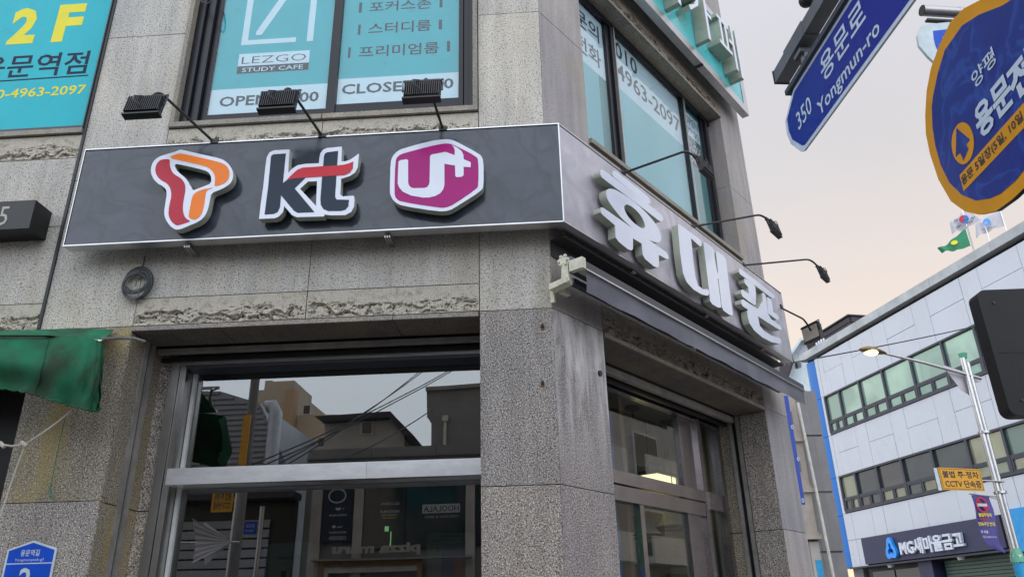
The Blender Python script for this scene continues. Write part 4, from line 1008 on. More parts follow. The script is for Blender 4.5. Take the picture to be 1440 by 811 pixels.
for u in (-.14, 1.1):
    mb = MB().tube([(u, 0, 4.96), (u, 0, 5.05)], .03, 14).box(u - .05, u + .05, -.05, .05, 5.02, 5.05).tube([(u + .06, .02, 4.965), (u + .06, .02, 5.0)], .012, 8)
    part('hanger', mb, M['pole_rail'], SS, S1)
uA = S1.uv(1098, 108)[0]; zA = S1.uv(1103, 112)[1]
MA = thing('mast_arm', 'dark square steel mast arm with end cap carrying the street name sign', 'mast', S1, 4.9, 0, -.1)
part('arm', MB().box(uA, 4.95, -.05, .05, zA, zA + .10), M['pole_rail'], MA, S1)
part('end_cap', MB().box(uA - .008, uA + .004, -.055, .055, zA - .005, zA + .105), M['black'], MA, S1)
part('sleeve', MB().box(-.30, -.0, -.056, .056, zA - .006, zA + .106), M['pole_rail'], MA, S1)
part('pole', MB().tube([(4.9, 0, -.1), (4.9, 0, 5.6)], [.11, .08], 20), M['pole_rail'], MA, S1)
u, z = S1.uv(1134, 1, 0)
dm = MB(); vs = []; 
for i in range(9):
    for k in range(16):
        a, b = math.pi * i / 8, 2 * math.pi * k / 16
        vs.append((u + .05 * math.sin(a) * math.cos(b), .05 * math.sin(a) * math.sin(b), z + .05 * math.cos(a)))
dm.add(vs, [(i * 16 + k, i * 16 + (k + 1) % 16, (i + 1) * 16 + (k + 1) % 16, (i + 1) * 16 + k) for i in range(8) for k in range(16)], 0, True)
dm.tube([(u, 0, z + .04), (u, 0, z + .30)], .015, 8).tube([(u, 0, z + .30), (u + .5, 0, z + .30)], .02, 8)
tag(part('camera_ball', dm, M['black'], None, S1), 'small dark ball camera at the top edge above the street name sign', 'camera')

# ------------------------------------------------------------------ big blue and amber market sign
S2 = Frame((2, 4, 0), -93.1)
OV = thing('market_direction_sign', 'large rounded dark blue sign with amber border pointing to the 용문 market', 'street sign', S2, 1.6, 0, 3.05)
outer = [(1379, 0), (1355, 12.4), (1336, 32), (1320, 66), (1309, 96), (1303, 128), (1301, 162), (1302, 189), (1307.8, 217), (1319.6, 252.6), (1337, 283), (1357, 297.5), (1376.8, 302), (1400.5, 297), (1424, 280), (1440, 264.5)]
inner = [(1422.6, 0), (1409.6, 8.3), (1376.5, 21.3), (1353, 36.7), (1329, 71), (1319, 104), (1312.5, 135), (1310.7, 150), (1311.7, 179.6), (1315.7, 205), (1323.6, 233), (1335.4, 256.6), (1353, 274), (1373, 282), (1392.6, 279), (1408, 272), (1428, 254.6), (1440, 239.8)]
po = [S2.uv(*p) for p in outer]; pi_ = [S2.uv(*p) for p in inner]
uo, zo = po[-1]; ut, ztt = po[0]
po = po + [(uo + .25, zo + .03), (uo + .5, zo + .16), (uo + .68, zo + .42), (uo + .68, zo + .70), (uo + .52, zo + .92), (ut + .20, ztt + .04)]
ui, zi = pi_[-1]; uti, zti = pi_[0]
pi_ = pi_ + [(ui + .22, zi + .04), (ui + .42, zi + .15), (ui + .56, zi + .38), (ui + .56, zi + .60), (ui + .42, zi + .78), (uti + .12, zti + .01)]
mb = MB().prism(po, -.022, 0, 0, mi_side=3); mb.flat(pi_, .0015, 1)
cen = S2.uv(1353.8, 201.6); ra = abs(S2.uv(1338.5, 201.6)[0] - cen[0]); 
mb.flat([S2.uv(1353.9 + 15.8 * math.cos(2 * math.pi * k / 28), 201.6 + 29.6 * math.sin(2 * math.pi * k / 28), .003) for k in range(28)], .003, 0)
mb.flat(S2.poly(0, 1290, 150, 5.067, [(285, 152), (382, 235), (355, 270), (372, 300), (335, 382), (312, 328), (280, 358)]), .0042, 1)
mb.flat(S2.poly(0, 1290, 150, 5.067, [(305, 490), (335, 603), (900, 10), (900, -180)]), .003, 0)
for s, lb, rt_, mi, bo in (('용문 5일장(5일, 10일', (1356, 264), (1436.5, 155), 2, .015), ('용문', (1381, 199), (1414.7, 99), 4, .035), ('전', (1429, 147), (1448, 60), 4, .035), ('양평', (1372.5, 127), (1396, 65), 4, .01)):
    mb.textpx(S2, s, lb, rt_, .0045, mi=mi, pw=0, bold=bo)
part('sign_plate', mb, [M['gold_sheet'], M['oval_blue'], M['ink_ac'], M['black'], M['white_sheet']], OV, S2)
part('back_rail', MB().box(1.2, 2.35, -.06, -.024, 3.35, 3.40).box(1.2, 2.35, -.06, -.024, 3.72, 3.77), M['galv'], OV, S2)
part('pole', MB().tube([(2.45, -.05, -.1), (2.45, -.05, 4.3)], .045, 16).tube([(2.3, -.05, 3.745), (2.45, -.05, 3.745)], .03, 8), M['galv'], OV, S2)

# ------------------------------------------------------------------ small sign on a steel arm behind it
S3 = Frame((6, 7, 0), 6.3)
SM = thing('hanging_street_sign', 'small pale sign with blue panel hanging from a steel tube behind the market sign', 'street sign', S3, -.6, 0, 6.9)
mb = MB().prism(chaikin([(-1.28, 7.735), (.0, 7.735), (.18, 7.45), (.0, 6.95), (-1.12, 6.95), (-1.33, 7.16), (-1.46, 7.43)], 1), -.03, 0, 0)
mb.flat(chaikin([(-1.20, 7.64), (-.1, 7.64), (.02, 7.4), (-.1, 7.03), (-1.02, 7.03), (-1.22, 7.25), (-1.24, 7.42)], 1), .002, 1)
mb.text('ㄱ', -1.12, -.86, 7.22, 7.50, .004, 0, .01)
part('sign_plate', mb, [M['sign_white'], M['bright_blue']], SM, S3)
part('top_rail', MB().box(-1.24, 0, -.04, .012, 7.737, 7.76), M['grey_al'], SM, S3)
part('hanger', MB().box(-.83, -.77, -.02, .02, 7.76, 7.83).tube([(-.8, -.05, 7.80), (-.8, .05, 7.80)], .022, 8), M['galv'], SM, S3)
TA = thing('steel_tube_arm', 'open-ended stainless steel tube arm sticking out behind the market sign', 'pole', S3, 1.9, 0, 0)
part('arm', MB().tube([(-1.27, 0, 7.875), (1.9, 0, 7.875)], .062, 20, cap=False).tube([(-.84, 0, 7.875), (-.82, 0, 7.875)], .064, 20, cap=False), M['steel_post'], TA, S3)
part('tube_mouth', MB().tube([(-1.271, 0, 7.875), (-1.25, 0, 7.875)], .055, 20), M['black'], TA, S3)
part('pole', MB().tube([(1.9, 0, -.15), (1.9, 0, 8.1)], .09, 20), M['galv'], TA, S3)

# ------------------------------------------------------------------ dark housing at the right edge
S4 = Frame((3, 3, 0), -2)
ua_, zt_ = S4.uv(1372, 408); _, zb_ = S4.uv(1420, 584)
def rrect(u0, u1, z0, z1, r):
    o_ = []
    for cx, cz, a0_ in ((u1 - r, z1 - r, 0), (u0 + r, z1 - r, 90), (u0 + r, z0 + r, 180), (u1 - r, z0 + r, 270)):
        for k in range(5): o_.append((cx + r * math.cos(R(a0_ + k * 22.5)), cz + r * math.sin(R(a0_ + k * 22.5))))
    return o_
BX = thing('signal_housing', 'black plastic signal housing with rounded corners at the right edge', 'signal housing', S4, -.5, -.04, 2.3)
part('case', MB().prism(rrect(ua_, ua_ + 1.1, zb_, zt_, .035), -.075, 0, 0), M['black_plastic'], BX, S4)
part('seam', MB().box(ua_ + .02, ua_ + 1.08, .0004, .0014, zb_ + .26, zb_ + .262).box(ua_ + .30, ua_ + .302, .0004, .0014, zb_ + .02, zt_ - .02), M['black'], BX, S4)
for a_, b_ in ((.06, .06), (.06, zt_ - zb_ - .06), (.26, .06), (.26, zt_ - zb_ - .06)):
    part('screw', MB().tube([(ua_ + a_, 0, zb_ + b_), (ua_ + a_, .004, zb_ + b_)], .006, 10), M['grey_al'], BX, S4)
part('post', MB().tube([(-.0, -.04, -.05), (-.0, -.04, 2.31)], .04, 14), M['black'], BX, S4)

# ------------------------------------------------------------------ bank building
BK = thing('bank_building', 'pale blue white panelled three-storey bank building with green glass bands and a blue column', 'building', MG)
J = [.25, .6, 2.0, 2.77, 4.35, 5.2, 6.92, 7.8, 9.57, 10.45, 12.25, 13.1, 14.9, 15.75, 17.5]
pm = {}
def mgp(u0, u1, z0, z1):
    part('wall_panel', MB().box(u0 + .008, u1 - .008, -.08, random.uniform(-.006, .006), z0 + .008, z1 - .008), M['mg_panel'], BK, MG)
for (z0, z1, seam) in ((10.82, 12.66, 11.85), (7.20, 9.02, 8.17), (4.50, 5.60, None)):
    for i in range(len(J) - 1):
        wide = (J[i + 1] - J[i]) > 1.2
        if wide and seam: mgp(J[i], J[i + 1], z0, seam); mgp(J[i], J[i + 1], seam, z1)
        else: mgp(J[i], J[i + 1], z0, z1)
for z0, z1 in ((3.42, 4.5), (4.5, 5.60), (5.60, 7.2), (7.2, 9.02), (9.02, 10.82), (10.82, 12.66)): mgp(0, .25 if z1 - z0 > 1.1 or z0 > 5 else .25, z0, z1)
mgp(.25, .62, 3.42, 4.5); mgp(.62, 1.12, 3.42, 4.5)
part('wall_core', MB().box(.02, 17.5, -.5, -.09, 3.4, 12.66).box(.3, 17.5, -9, -1.5, -.1, 12.5), M['grey_al'], BK, MG)
ML = [.28, 1.40, 2.88, 4.47, 6.22, 8.0, 9.66, 11.3, 12.9, 14.5, 16.1, 17.5]
for (z0, z1, zmid, gm) in ((9.03, 10.81, 9.60, 'mg_glass'), (5.62, 7.19, 6.20, 'mg_glass2')):
    fr_ = MB().box(.255, 17.5, -.10, .05, z1 - .07, z1 - .002).box(.255, 17.5, -.10, .04, z0 + .002, z0 + .08).box(.255, 17.5, -.10, .03, zmid - .04, zmid + .04)
    for u in ML: fr_.box(u - .05, u + .05, -.10, .045, z0 + .081, z1 - .071)
    wb = part('window_band', fr_, M['grey_al'], BK, MG)
    for i in range(len(ML) - 1):
        part('pane', MB().box(ML[i] + .055, ML[i + 1] - .055, -.07, -.05 + random.uniform(-.002, .002), zmid + .05, z1 - .08), M[gm], wb, MG)
        mid = (ML[i] + ML[i + 1]) / 2
        for a_, b_ in ((ML[i] + .055, mid - .01), (mid + .01, ML[i + 1] - .055)):
            sash = MB().box(a_, b_, -.06, .03, zmid - .10, zmid - .045).box(a_, b_, -.06, .03, z0 + .085, z0 + .14).box(a_, a_ + .07, -.06, .03, z0 + .145, zmid - .105).box(b_ - .07, b_, -.06, .03, z0 + .145, zmid - .105)
            sash.box(a_ + .072, b_ - .072, -.04, -.02, z0 + .145, zmid - .105, 1)
            part('awning_window', sash, [M['grey_al'], M[gm]], wb, MG)
for z0, z1 in ((3.45, 5.55), (5.57, 7.17), (7.19, 9.03), (9.05, 10.8), (10.82, 12.66)):
    pts = [(-.10 + 0.1, 0.02)] + [(-.48 + .48 * math.cos(a_), -.28 + .30 * math.sin(a_)) for a_ in [math.pi * k / 12 for k in range(0, 13)]] + [(-.96, -.6), (0, -.6)]
    mb = MB(); n = len(pts)
    vs = [(p[0], p[1], z) for z in (z0, z1) for p in pts[1:]]; n -= 1
    mb.add(vs, [(i, (i + 1) % n, (i + 1) % n + n, i + n) for i in range(n)] + [tuple(range(n)), tuple(range(2 * n - 1, n - 1, -1))], 0, True)
    part('column_panel', mb, M['mg_blue'], BK, MG)
part('column_core', MB().box(-.93, -.03, -.55, -.35, 3.4, 12.6), M['silver_paint'], BK, MG)
part('eaves_gap_shade', MB().box(-.9, 17.5, -.5, -.22, 12.67, 12.84), M['black'], BK, MG)  # black strip put in for the shade under the parapet
for i in range(12):
    part('parapet_cap', MB().box(-1.0 + i * 1.55, .54 + i * 1.55, -.6, .12, 12.85, 13.20), M['mg_cap'], BK, MG)
part('roof_deck', MB().box(-.9, 17.5, -9, -.62, 12.85, 12.95), M['concrete'], BK, MG)
# sign fascia
SG = part('sign_fascia', MB().box(1.14, 8.72, -.05, .14, 3.46, 4.49), M['mg_navy'], BK, MG)
part('sign_fascia', MB().box(8.9, 17.4, -.05, .14, 3.30, 4.60), M['mg_sky'], BK, MG, 'plain sky blue sign fascia')
mb = MB().text('MG새마을금고', 3.62, 7.02, 3.60, 4.17, .27, 0, .035, depth=.10)
part('raised_letters', mb, [M['silver_paint']], SG, MG)
pts = []
for k in range(60):
    a_ = 2 * math.pi * k / 60; r = .30 + .065 * math.cos(3 * a_ - math.pi * 1.5)
    pts.append((3.08 + r * math.cos(a_) * .95, 3.88 + r * math.sin(a_) * 1.25))
hp = [(3.08 + .13 * (1 + .45 * math.cos(3 * a_ - math.pi * 1.5)) * math.cos(a_), 3.88 + .17 * (1 + .45 * math.cos(3 * a_ - math.pi * 1.5)) * math.sin(a_)) for a_ in [2 * math.pi * k / 36 for k in range(36)]]
mb = MB().prism(pts, .16, .28, 0, holes=[hp]); part('logo', mb, M['azure'], SG, MG)
# ground floor
gf = MB().box(.2, 17.4, -.9, -.6, -.1, 3.42)
part('shop_front_wall', gf, M['black'], BK, MG)
part('canopy_soffit', MB().box(.0, 17.5, -.6, .12, 3.36, 3.41), M['grey_al'], BK, MG)
part('entrance_pillar', MB().box(4.0, 4.75, -.6, -.1, -.1, 3.35), M['mg_navy'], BK, MG)
part('entrance_glass', MB().box(.5, 1.9, -.58, -.56, -.1, 3.2).box(2.0, 3.9, -.58, -.56, -.1, 3.2), M['win_dark'], BK, MG)
for i in range(22):
    part('shutter_slat', MB().box(4.95, 12.5, -.52, -.48, 3.32 - i * .12 - .10, 3.32 - i * .12), M['shutter'], BK, MG)
for u in (2.4, 6.3):
    part('soffit_lamp', MB().tube([(u, -.1, 3.36), (u, -.1, 3.26)], [.14, .10], 14), M['pendant'], BK, MG)
# dark clad roof room behind
rr_ = MB()
ra_, rz_ = MG.uv(1150, 470, -1.6); rb2, rz2 = MG.uv(1194, 443, -1.6); rz_ = (rz_ + rz2) / 2
part('roof_room', MB().box(ra_ - 1.0, rb2, -4.0, -1.6, 12.96, rz_ - .08), M['dark_roof'], BK, MG)
nb = 6; hh = (rz_ - .1 - 12.96) / nb
for k in range(nb):
    part('lap_board', MB().box(ra_ - 1.02, rb2 + .02, -1.59, -1.55 + .03 * (k % 2), 12.97 + k * hh, 12.95 + (k + 1) * hh), M['dark_roof'], BK, MG)
    part('lap_board', MB().box(rb2 + .005, rb2 + .04 + .03 * (k % 2), -4.0, -1.62, 12.97 + k * hh, 12.95 + (k + 1) * hh), M['dark_roof'], BK, MG)
part('roof_room_eaves', MB().box(ra_ - 1.1, rb2 + .12, -4.1, -1.45, rz_ - .07, rz_), M['black'], BK, MG)
part('rear_wall', MB().box(-.9, -.2, -9, -.6, -.1, 12.8), M['concrete_dk'], BK, MG)
part('roof_letter_bars', MB().box(.05, .12, -.25, -.2, 13.22, 13.5).box(.25, .32, -.25, -.2, 13.22, 13.52).box(.45, .52, -.25, -.2, 13.22, 13.54).box(.65, .72, -.25, -.2, 13.22, 13.56), M['silver_paint'], BK, MG)  # plain bars added in place of unreadable sign letters on the roof

# flags on the roof
FG = Frame((22.1, 33.36, 0), -35)
def flag(pole_px, top_py, poly, mats, build, lab):
    u, z0 = FG.uv(*pole_px)
    ztop = FG.uv(pole_px[0] - (pole_px[1] - top_py) * .27, top_py)[1]
    t_ = thing('flagpole', lab, 'flag', FG, u, 0, 12.9, 'flags on the bank roof')
    part('pole', MB().tube([(u, 0, 12.9), (u, 0, ztop)], .035, 8), M['galv'], t_, FG)
    mb = MB(); P_ = [FG.uv(x, y, -.05) for x, y in poly[0]]; Q = [FG.uv(x, y, -.05) for x, y in poly[1]]
    n, m_ = 20, 8; vs = []
    for i in range(n + 1):
        a, b = lerp_path(P_, i / n), lerp_path(Q, i / n)
        for j in range(m_ + 1):
            f_ = j / m_; vs.append((a[0] * (1 - f_) + b[0] * f_, -.05 + .16 * math.sin(i * .75 + j * .25) * (i / n), a[1] * (1 - f_) + b[1] * f_))
    mb.add(vs, [(i * (m_ + 1) + j, (i + 1) * (m_ + 1) + j, (i + 1) * (m_ + 1) + j + 1, i * (m_ + 1) + j + 1) for i in range(n) for j in range(m_)], 0, True)
    if build: build(mb)
    part('cloth', mb, mats, t_, FG)
def kr(mb):
    cu_, cz2 = FG.uv(1355.5, 308, .14); r = .21
    mb.flat([(cu_ + r * math.cos(a), cz2 + r * math.sin(a)) for a in [R(10 * k) for k in range(36)]], .13, 1)
    half = [(cu_ + r * math.cos(a), cz2 + r * math.sin(a)) for a in [R(25 + 10 * k) for k in range(19)]]; mb.flat(half, .14, 2)
    s_ = R(25)
    mb.flat([(cu_ + r * .5 * math.cos(s_) + r * .5 * math.cos(a), cz2 + r * .5 * math.sin(s_) + r * .5 * math.sin(a)) for a in [R(20 * k) for k in range(18)]], .15, 1)
    mb.flat([(cu_ - r * .5 * math.cos(s_) + r * .5 * math.cos(a), cz2 - r * .5 * math.sin(s_) + r * .5 * math.sin(a)) for a in [R(20 * k) for k in range(18)]], .15, 2)
    for (x, y, g_) in ((1347, 319, 1), (1344, 310, 0), (1367, 307, 1), (1365, 312, 0)):
        u, z = FG.uv(x, y, .135)
        for k in range(3):
            mb.flat([(u - .09 + k * .06, z - .07), (u - .06 + k * .06, z - .07), (u + .01 + k * .06, z + .07), (u - .02 + k * .06, z + .07)], .135, 3)
flag((1371, 357), 262, ([(1380, 309), (1362, 296), (1350, 301), (1336, 314.5)], [(1380.5, 309.5), (1366, 317), (1353, 325), (1338, 328)]), [M['flag_white'], M['mg_blue'], M['red_ac'], M['ink_ac']], kr, 'white national flag with red and blue disc on its roof pole')
def gf_(mb):
    u, z = FG.uv(1342, 341, .13); mb.flat([(u + .15 * math.cos(a), z + .11 * math.sin(a)) for a in [R(20 * k) for k in range(18)]], .13, 1)
    mb.textpx(FG, '양평군', (1332, 349), (1353, 344), .13, mi=2, bold=.02)
def flag2():
    flag((1371, 357), 318, ([(1357.5, 321.5), (1346, 331), (1333, 342), (1318.5, 350)], [(1365, 345.5), (1350, 351), (1338, 353), (1324, 354.5)]), [M['flag_green'], M['yellow_ink'], M['flag_white']], gf_, 'green flag with yellow emblem flying below the national flag')
flag2()
def wf_(mb):
    u, z = FG.uv(1387.5, 312, .13); mb.prism([(u + .15 * math.cos(a), z + .19 * math.sin(a)) for a in [R(20 * k) for k in range(18)]], .12, .13, 1, holes=[[(u - .03 + .07 * math.cos(a), z - .04 + .09 * math.sin(a)) for a in [R(20 * k) for k in range(18)]]])
    mb.textpx(FG, 'MG새마을금고', (1381, 324), (1401, 317), .13, mi=2)
flag((1417, 329), 262, ([(1408, 298), (1397, 300), (1385, 308), (1372, 317)], [(1412.5, 318), (1400, 321), (1386, 328), (1372, 334)]), [M['flag_white'], M['azure'], M['ink_ac']], wf_, 'white flag with blue logo on the right roof pole')
u, z = FG.uv(1393, 343); t_ = thing('flagpole', 'bare thin middle flagpole between the two white flags', 'flagpole', FG, u, 0, 12.9, 'flags on the bank roof')
part('pole', MB().tube([(u, 0, 12.9), (u, 0, FG.uv(1387, 318)[1])], .035, 8), M['galv'], t_, FG)

# ------------------------------------------------------------------ street lamp with its signs
SLf = Frame((10.39, 17.09, 0), 18)
SL = thing('street_lamp', 'twin-tube steel street lamp with one lit oval lamp on a long arm', 'street lamp', SLf)
part('pole', MB().tube([(-.055, 0, -.1), (-.055, 0, 6.95)], .055, 14).tube([(.06, 0, -.1), (.06, 0, 6.85)], .045, 14), M['galv'], SL, SLf)
for z in (2.6, 3.9, 5.2): part('pole_clamp', MB().tube([(0, 0, z), (0, 0, z + .05)], .13, 16), M['galv'], SL, SLf)
pA_, pB_ = SLf.uvw(1245, 497), SLf.uvw(1379, 532)
part('arm', MB().tube([pA_, SLf.uvw(1300, 510), pB_], [.028, .035, .04], 10), M['galv'], SL, SLf)
part('pole_cap', MB().tube([(-.02, 0, 6.93), (-.02, 0, 7.0), (-.02, 0, 7.06)], [.06, .085, .10], 14), M['green_plastic'], SL, SLf)
c0_, c1_ = Vector(SLf.uvw(1209, 491)), Vector(SLf.uvw(1246, 497))
shell = MB(); vs = []; nn = 14
for i in range(nn + 1):
    f_ = i / nn; c = c0_.lerp(c1_, f_); h = .17 * math.sin(math.pi * min(1, f_ * .93 + .02)) ** .7 * (1 - .45 * f_); wd = .16 * math.sin(math.pi * min(1, f_ * .93 + .02)) ** .6 * (1 - .4 * f_)
    for k in range(12):
        a = 2 * math.pi * k / 12; hz = h * (.75 if math.sin(a) > 0 else .38)
        vs.append((c.x, c.y + wd * math.cos(a), c.z + hz * math.sin(a)))
shell.add(vs, [(i * 12 + k, i * 12 + (k + 1) % 12, (i + 1) * 12 + (k + 1) % 12, (i + 1) * 12 + k) for i in range(nn) for k in range(12)], 0, True)
lh = part('lamp_head', shell, M['brass'], SL, SLf)
ln = MB(); vs = []
for i in range(9):
    f_ = .16 + .50 * i / 8; c = c0_.lerp(c1_, f_); s_ = math.sin(math.pi * i / 8) ** .4 if 0 < i < 8 else 0.05
    for k in range(9):
        a = math.pi + math.pi * k / 8; vs.append((c.x, c.y + .13 * s_ * math.cos(a), c.z - .012 + .088 * s_ * math.sin(a)))
ln.add(vs, [(i * 9 + k, i * 9 + k + 1, (i + 1) * 9 + k + 1, (i + 1) * 9 + k) for i in range(8) for k in range(8)], 0, True)
part('lens', ln, M['lamp_on'], lh, SLf)
part('wrap', MB().tube([(0, 0, SLf.uv(1425, 800)[1] - .9), (0, 0, SLf.uv(1425, 791)[1])], .115, 14, 0).tube([(0, 0, SLf.uv(1425, 790)[1]), (0, 0, SLf.uv(1422, 781)[1]), (0, 0, SLf.uv(1420, 770)[1])], [.14, .13, .09], 14, 1), [M['cyan_wrap'], M['green_plastic']], SL, SLf)
WS2 = .15
CS = thing('parking_camera_sign', 'amber no-parking camera sign 불법 주정차 CCTV 단속중 on the lamp post', 'sign', SLf, -.3, WS2, 3.5)
q4 = [SLf.uv(x, y, WS2) for x, y in ((1320, 657), (1377.5, 659), (1385, 689.5), (1326, 688.5))]
us = [p[0] for p in q4]; u0, u1 = (us[0] + us[3]) / 2, (us[1] + us[2]) / 2; z1, z0 = (q4[0][1] + q4[1][1]) / 2, (q4[2][1] + q4[3][1]) / 2
mb = MB().box(u0, u1, WS2 - .02, WS2, z0, z1, 0)
for (a_, b_, c_, d_) in ((u0 + .02, u1 - .02, z1 - .03, z1 - .022), (u0 + .02, u1 - .02, z0 + .022, z0 + .03), (u0 + .02, u0 + .028, z0 + .03, z1 - .03), (u1 - .028, u1 - .02, z0 + .03, z1 - .03)): mb.box(a_, b_, WS2, WS2 + .002, c_, d_, 1)
hgt = z1 - z0
mb.text('불법 주·정차', u0 + .07, u1 - .07, z1 - hgt * .45, z1 - hgt * .13, WS2 + .003, 1, .02); mb.text('CCTV 단속중', u0 + .09, u1 - .06, z0 + hgt * .12, z0 + hgt * .46, WS2 + .003, 1, .02)
part('sign_plate', mb, [M['yellow_sign'], M['ink_ac']], CS, SLf)
part('side_plate', MB().box(u0 - .10, u0 - .01, WS2 - .03, WS2 - .022, z0 - .01, z1 - .01), M['sign_white'], CS, SLf)
part('bracket_arm', MB().tube([(u0 - .05, .08, (z0 + z1) / 2), (.1, .08, (z0 + z1) / 2)], .02, 8), M['galv'], CS, SLf)
# violet banner
BN = thing('vertical_banner', 'violet vertical banner with red round emblem tied to the lamp post', 'banner', SLf, -.3, .05, 1.9)
Lp = [(1365.5, 695.5), (1369, 712), (1373, 735), (1382, 755), (1395, 770), (1412, 777.5)]; Rp = [(1392, 697.5), (1397, 715), (1399, 735), (1403, 752), (1409, 765), (1416, 775)]
Lq = [SLf.uv(x, y, .06) for x, y in Lp]; Rq = [SLf.uv(x, y, .06) for x, y in Rp]; vs = []; n, m_ = 24, 8
for i in range(n + 1):
    a, b = lerp_path(Lq, i / n), lerp_path(Rq, i / n)
    for j in range(m_ + 1):
        f_ = j / m_; vs.append((a[0] * (1 - f_) + b[0] * f_, .06 + .03 * math.sin(j * .6 + i * .3), a[1] * (1 - f_) + b[1] * f_))
mb = MB().add(vs, [(i * (m_ + 1) + j, (i + 1) * (m_ + 1) + j, (i + 1) * (m_ + 1) + j + 1, i * (m_ + 1) + j + 1) for i in range(n) for j in range(m_)], 0, True)
u, z = SLf.uv(1381, 709.5, .1)
ring_ = lambda r: [(u + r * math.cos(R(15 * k)), z + r * 1.0 * math.sin(R(15 * k))) for k in range(24)]
mb.prism(ring_(.165), .100, .104, 1, holes=[ring_(.125)]); mb.box(u - .13, u + .13, .1, .106, z - .03, z + .03, 2)
mb.flat([(u - .11, z + .08), (u - .08, z + .11), (u + .11, z - .08), (u + .08, z - .11)], .105, 1)
for s, lb, rt_, mi, bo in (('불법주정차', (1377, 726), (1394, 721), 3, .03), ('전면금지', (1379, 732), (1391, 727.5), 1, .02), ('단속구간 안내', (1377, 739), (1398, 733.5), 3, .03), ('토 요일', (1380, 749), (1389, 745), 2, .03), ('평일 08:00-20:00', (1383, 756), (1401, 752.5), 2, .0)):
    mb.textpx(SLf, s, lb, rt_, .108, mi=mi, bold=bo)
part('cloth', mb, [M['purple_banner'], M['red_ac'], M['flag_white'], M['yellow_ink']], BN, SLf)
part('banner_rod', MB().tube([SLf.uvw(1363, 694, .06), SLf.uvw(1402, 698, .02)], .013, 8).tube([SLf.uvw(1390, 698, .05), SLf.uvw(1404, 702, .02)], .009, 6), M['galv'], BN, SLf)
# folded pale pennant behind the pole
q_ = [SLf.uv(x, y, -.1) for x, y in ((1326, 513), (1352, 521), (1357, 530), (1372, 533), (1384, 532), (1380, 537), (1362, 540), (1364, 556), (1352, 548), (1340, 533))]
tag(part('pennant', MB().prism(q_, -.106, -.1, 0), M['flag_white'], None, SLf), 'crumpled pale pennant flapping behind the street lamp pole', 'pennant')

# ------------------------------------------------------------------ narrow older buildings between
GBf = Frame((6.9, 18.8, 0), 3)
GB = thing('grey_stone_building', 'narrow older grey building with beige pilaster seen past the corner shop', 'building', GBf)
ux = lambda x, y: GBf.uv(x, y)[0]
pw_ = (ux(1118, 640) + ux(1137, 740)) / 2
part('wall', MB().box(-6, .63, -5, -.1, -.1, 6.75), M['concrete_dk'], GB, GBf)
for k, (z0, z1) in enumerate(((-.1, 2.9), (2.95, 4.25), (4.3, 5.6), (5.65, 6.75))):
    for a_, b_ in ((pw_ + .175, pw_ + .27), (pw_ + .275, .40), (.403, .64)):
        if b_ > a_: part('wall_slab', MB().box(a_, b_, -.1, -.05 + .01 * (k % 2), z0, z1), M['concrete_dk'], GB, GBf)
part('pilaster', MB().box(pw_ - .12, pw_ + .17, -.05, .10, 3.35, 6.75), M['beige_stone'], GB, GBf)
for z in (3.2, 4.25, 5.45): part('pilaster_band', MB().box(pw_ - .16, pw_ + .23, -.05, .18, z, z + .10).box(pw_ - .13, pw_ + .19, -.05, .14, z + .101, z + .16), M['beige_stone'], GB, GBf)
for z in (4.75, 5.9): part('small_window', MB().box(pw_ - .10, pw_ + .03, .09, .115, z, z + .30), M['mg_glass2'], GB, GBf)
part('pilaster_base', MB().box(pw_ - .05, pw_ + .17, -.05, .06, -.1, 3.15), M['cream_wall'], GB, GBf)
part('small_sign', MB().box(pw_ + .02, pw_ + .16, .065, .075, 2.3, 2.75), M['cyan_wrap'], GB, GBf)
pp = MB().tube([GBf.uvw(1122, 566, .25), GBf.uvw(1148, 690, .25), GBf.uvw(1174, 820, .25)], .035, 10)
part('drain_pipe', pp, M['pipe_cream'], GB, GBf)
bb = thing('blue_vertical_sign', 'deep blue vertical board sign at the edge of the grey stone building', 'sign', GBf, -.1, .4, 3)
q_ = [GBf.uv(x, y, .4) for x, y in ((1101, 556), (1108, 556), (1132.5, 709), (1127, 709))]
part('board', MB().prism(q_, .36, .40, 0), M['blue_board'], bb, GBf)
mb = MB(); 
for (x, y) in ((1122.5, 645), (1129, 703), (1114, 600)):
    u, z = GBf.uv(x, y, .4); mb.prism([(u + .03 * math.cos(a), z + .05 * math.sin(a)) for a in [R(30 * k) for k in range(12)]], .401, .404, 0, holes=[[(u + .015 * math.cos(a), z + .03 * math.sin(a)) for a in [R(30 * k) for k in range(12)]]])
part('mark', mb, M['sign_white'], bb, GBf)
GHf = Frame((22, 56, 0), -30)
GH = thing('gabled_house', 'pale gabled house with dark tiled roof in the distance beyond the bank', 'house', GHf)
q_ = lambda pts: [GHf.uv(x, y) for x, y in pts]
part('wall', MB().prism(q_([(1104, 565), (1111, 500), (1128, 480), (1142, 480), (1150, 500), (1150, 565)]), -6, 0, 0), M['sign_white'], GH, GHf)
part('gable_panel', MB().prism(q_([(1121, 496), (1129, 484), (1141, 484), (1141, 494), (1123, 503)]), 0, .05, 0), M['corr'], GH, GHf)
part('roof', MB().prism(q_([(1109, 504), (1127, 477.5), (1143, 477.5), (1143, 480), (1129, 480.5), (1112, 506)]), -6.5, .5, 0), M['sign_white'], GH, GHf)
part('lower_roof', MB().prism(q_([(1100, 560), (1100, 515), (1114, 497), (1119, 510), (1112, 530)]), .5, 1.0, 0), M['dark_roof'], GH, GHf)
part('window', MB().prism(q_([(1118, 510), (1126, 507), (1127, 516), (1119, 518)]), .0, .06, 0), M['win_dark'], GH, GHf)
cb_ = MB(); A_, B2 = CAM + ray(1060, 519) * 18, CAM + ray(1450, 440) * 30
pts = []
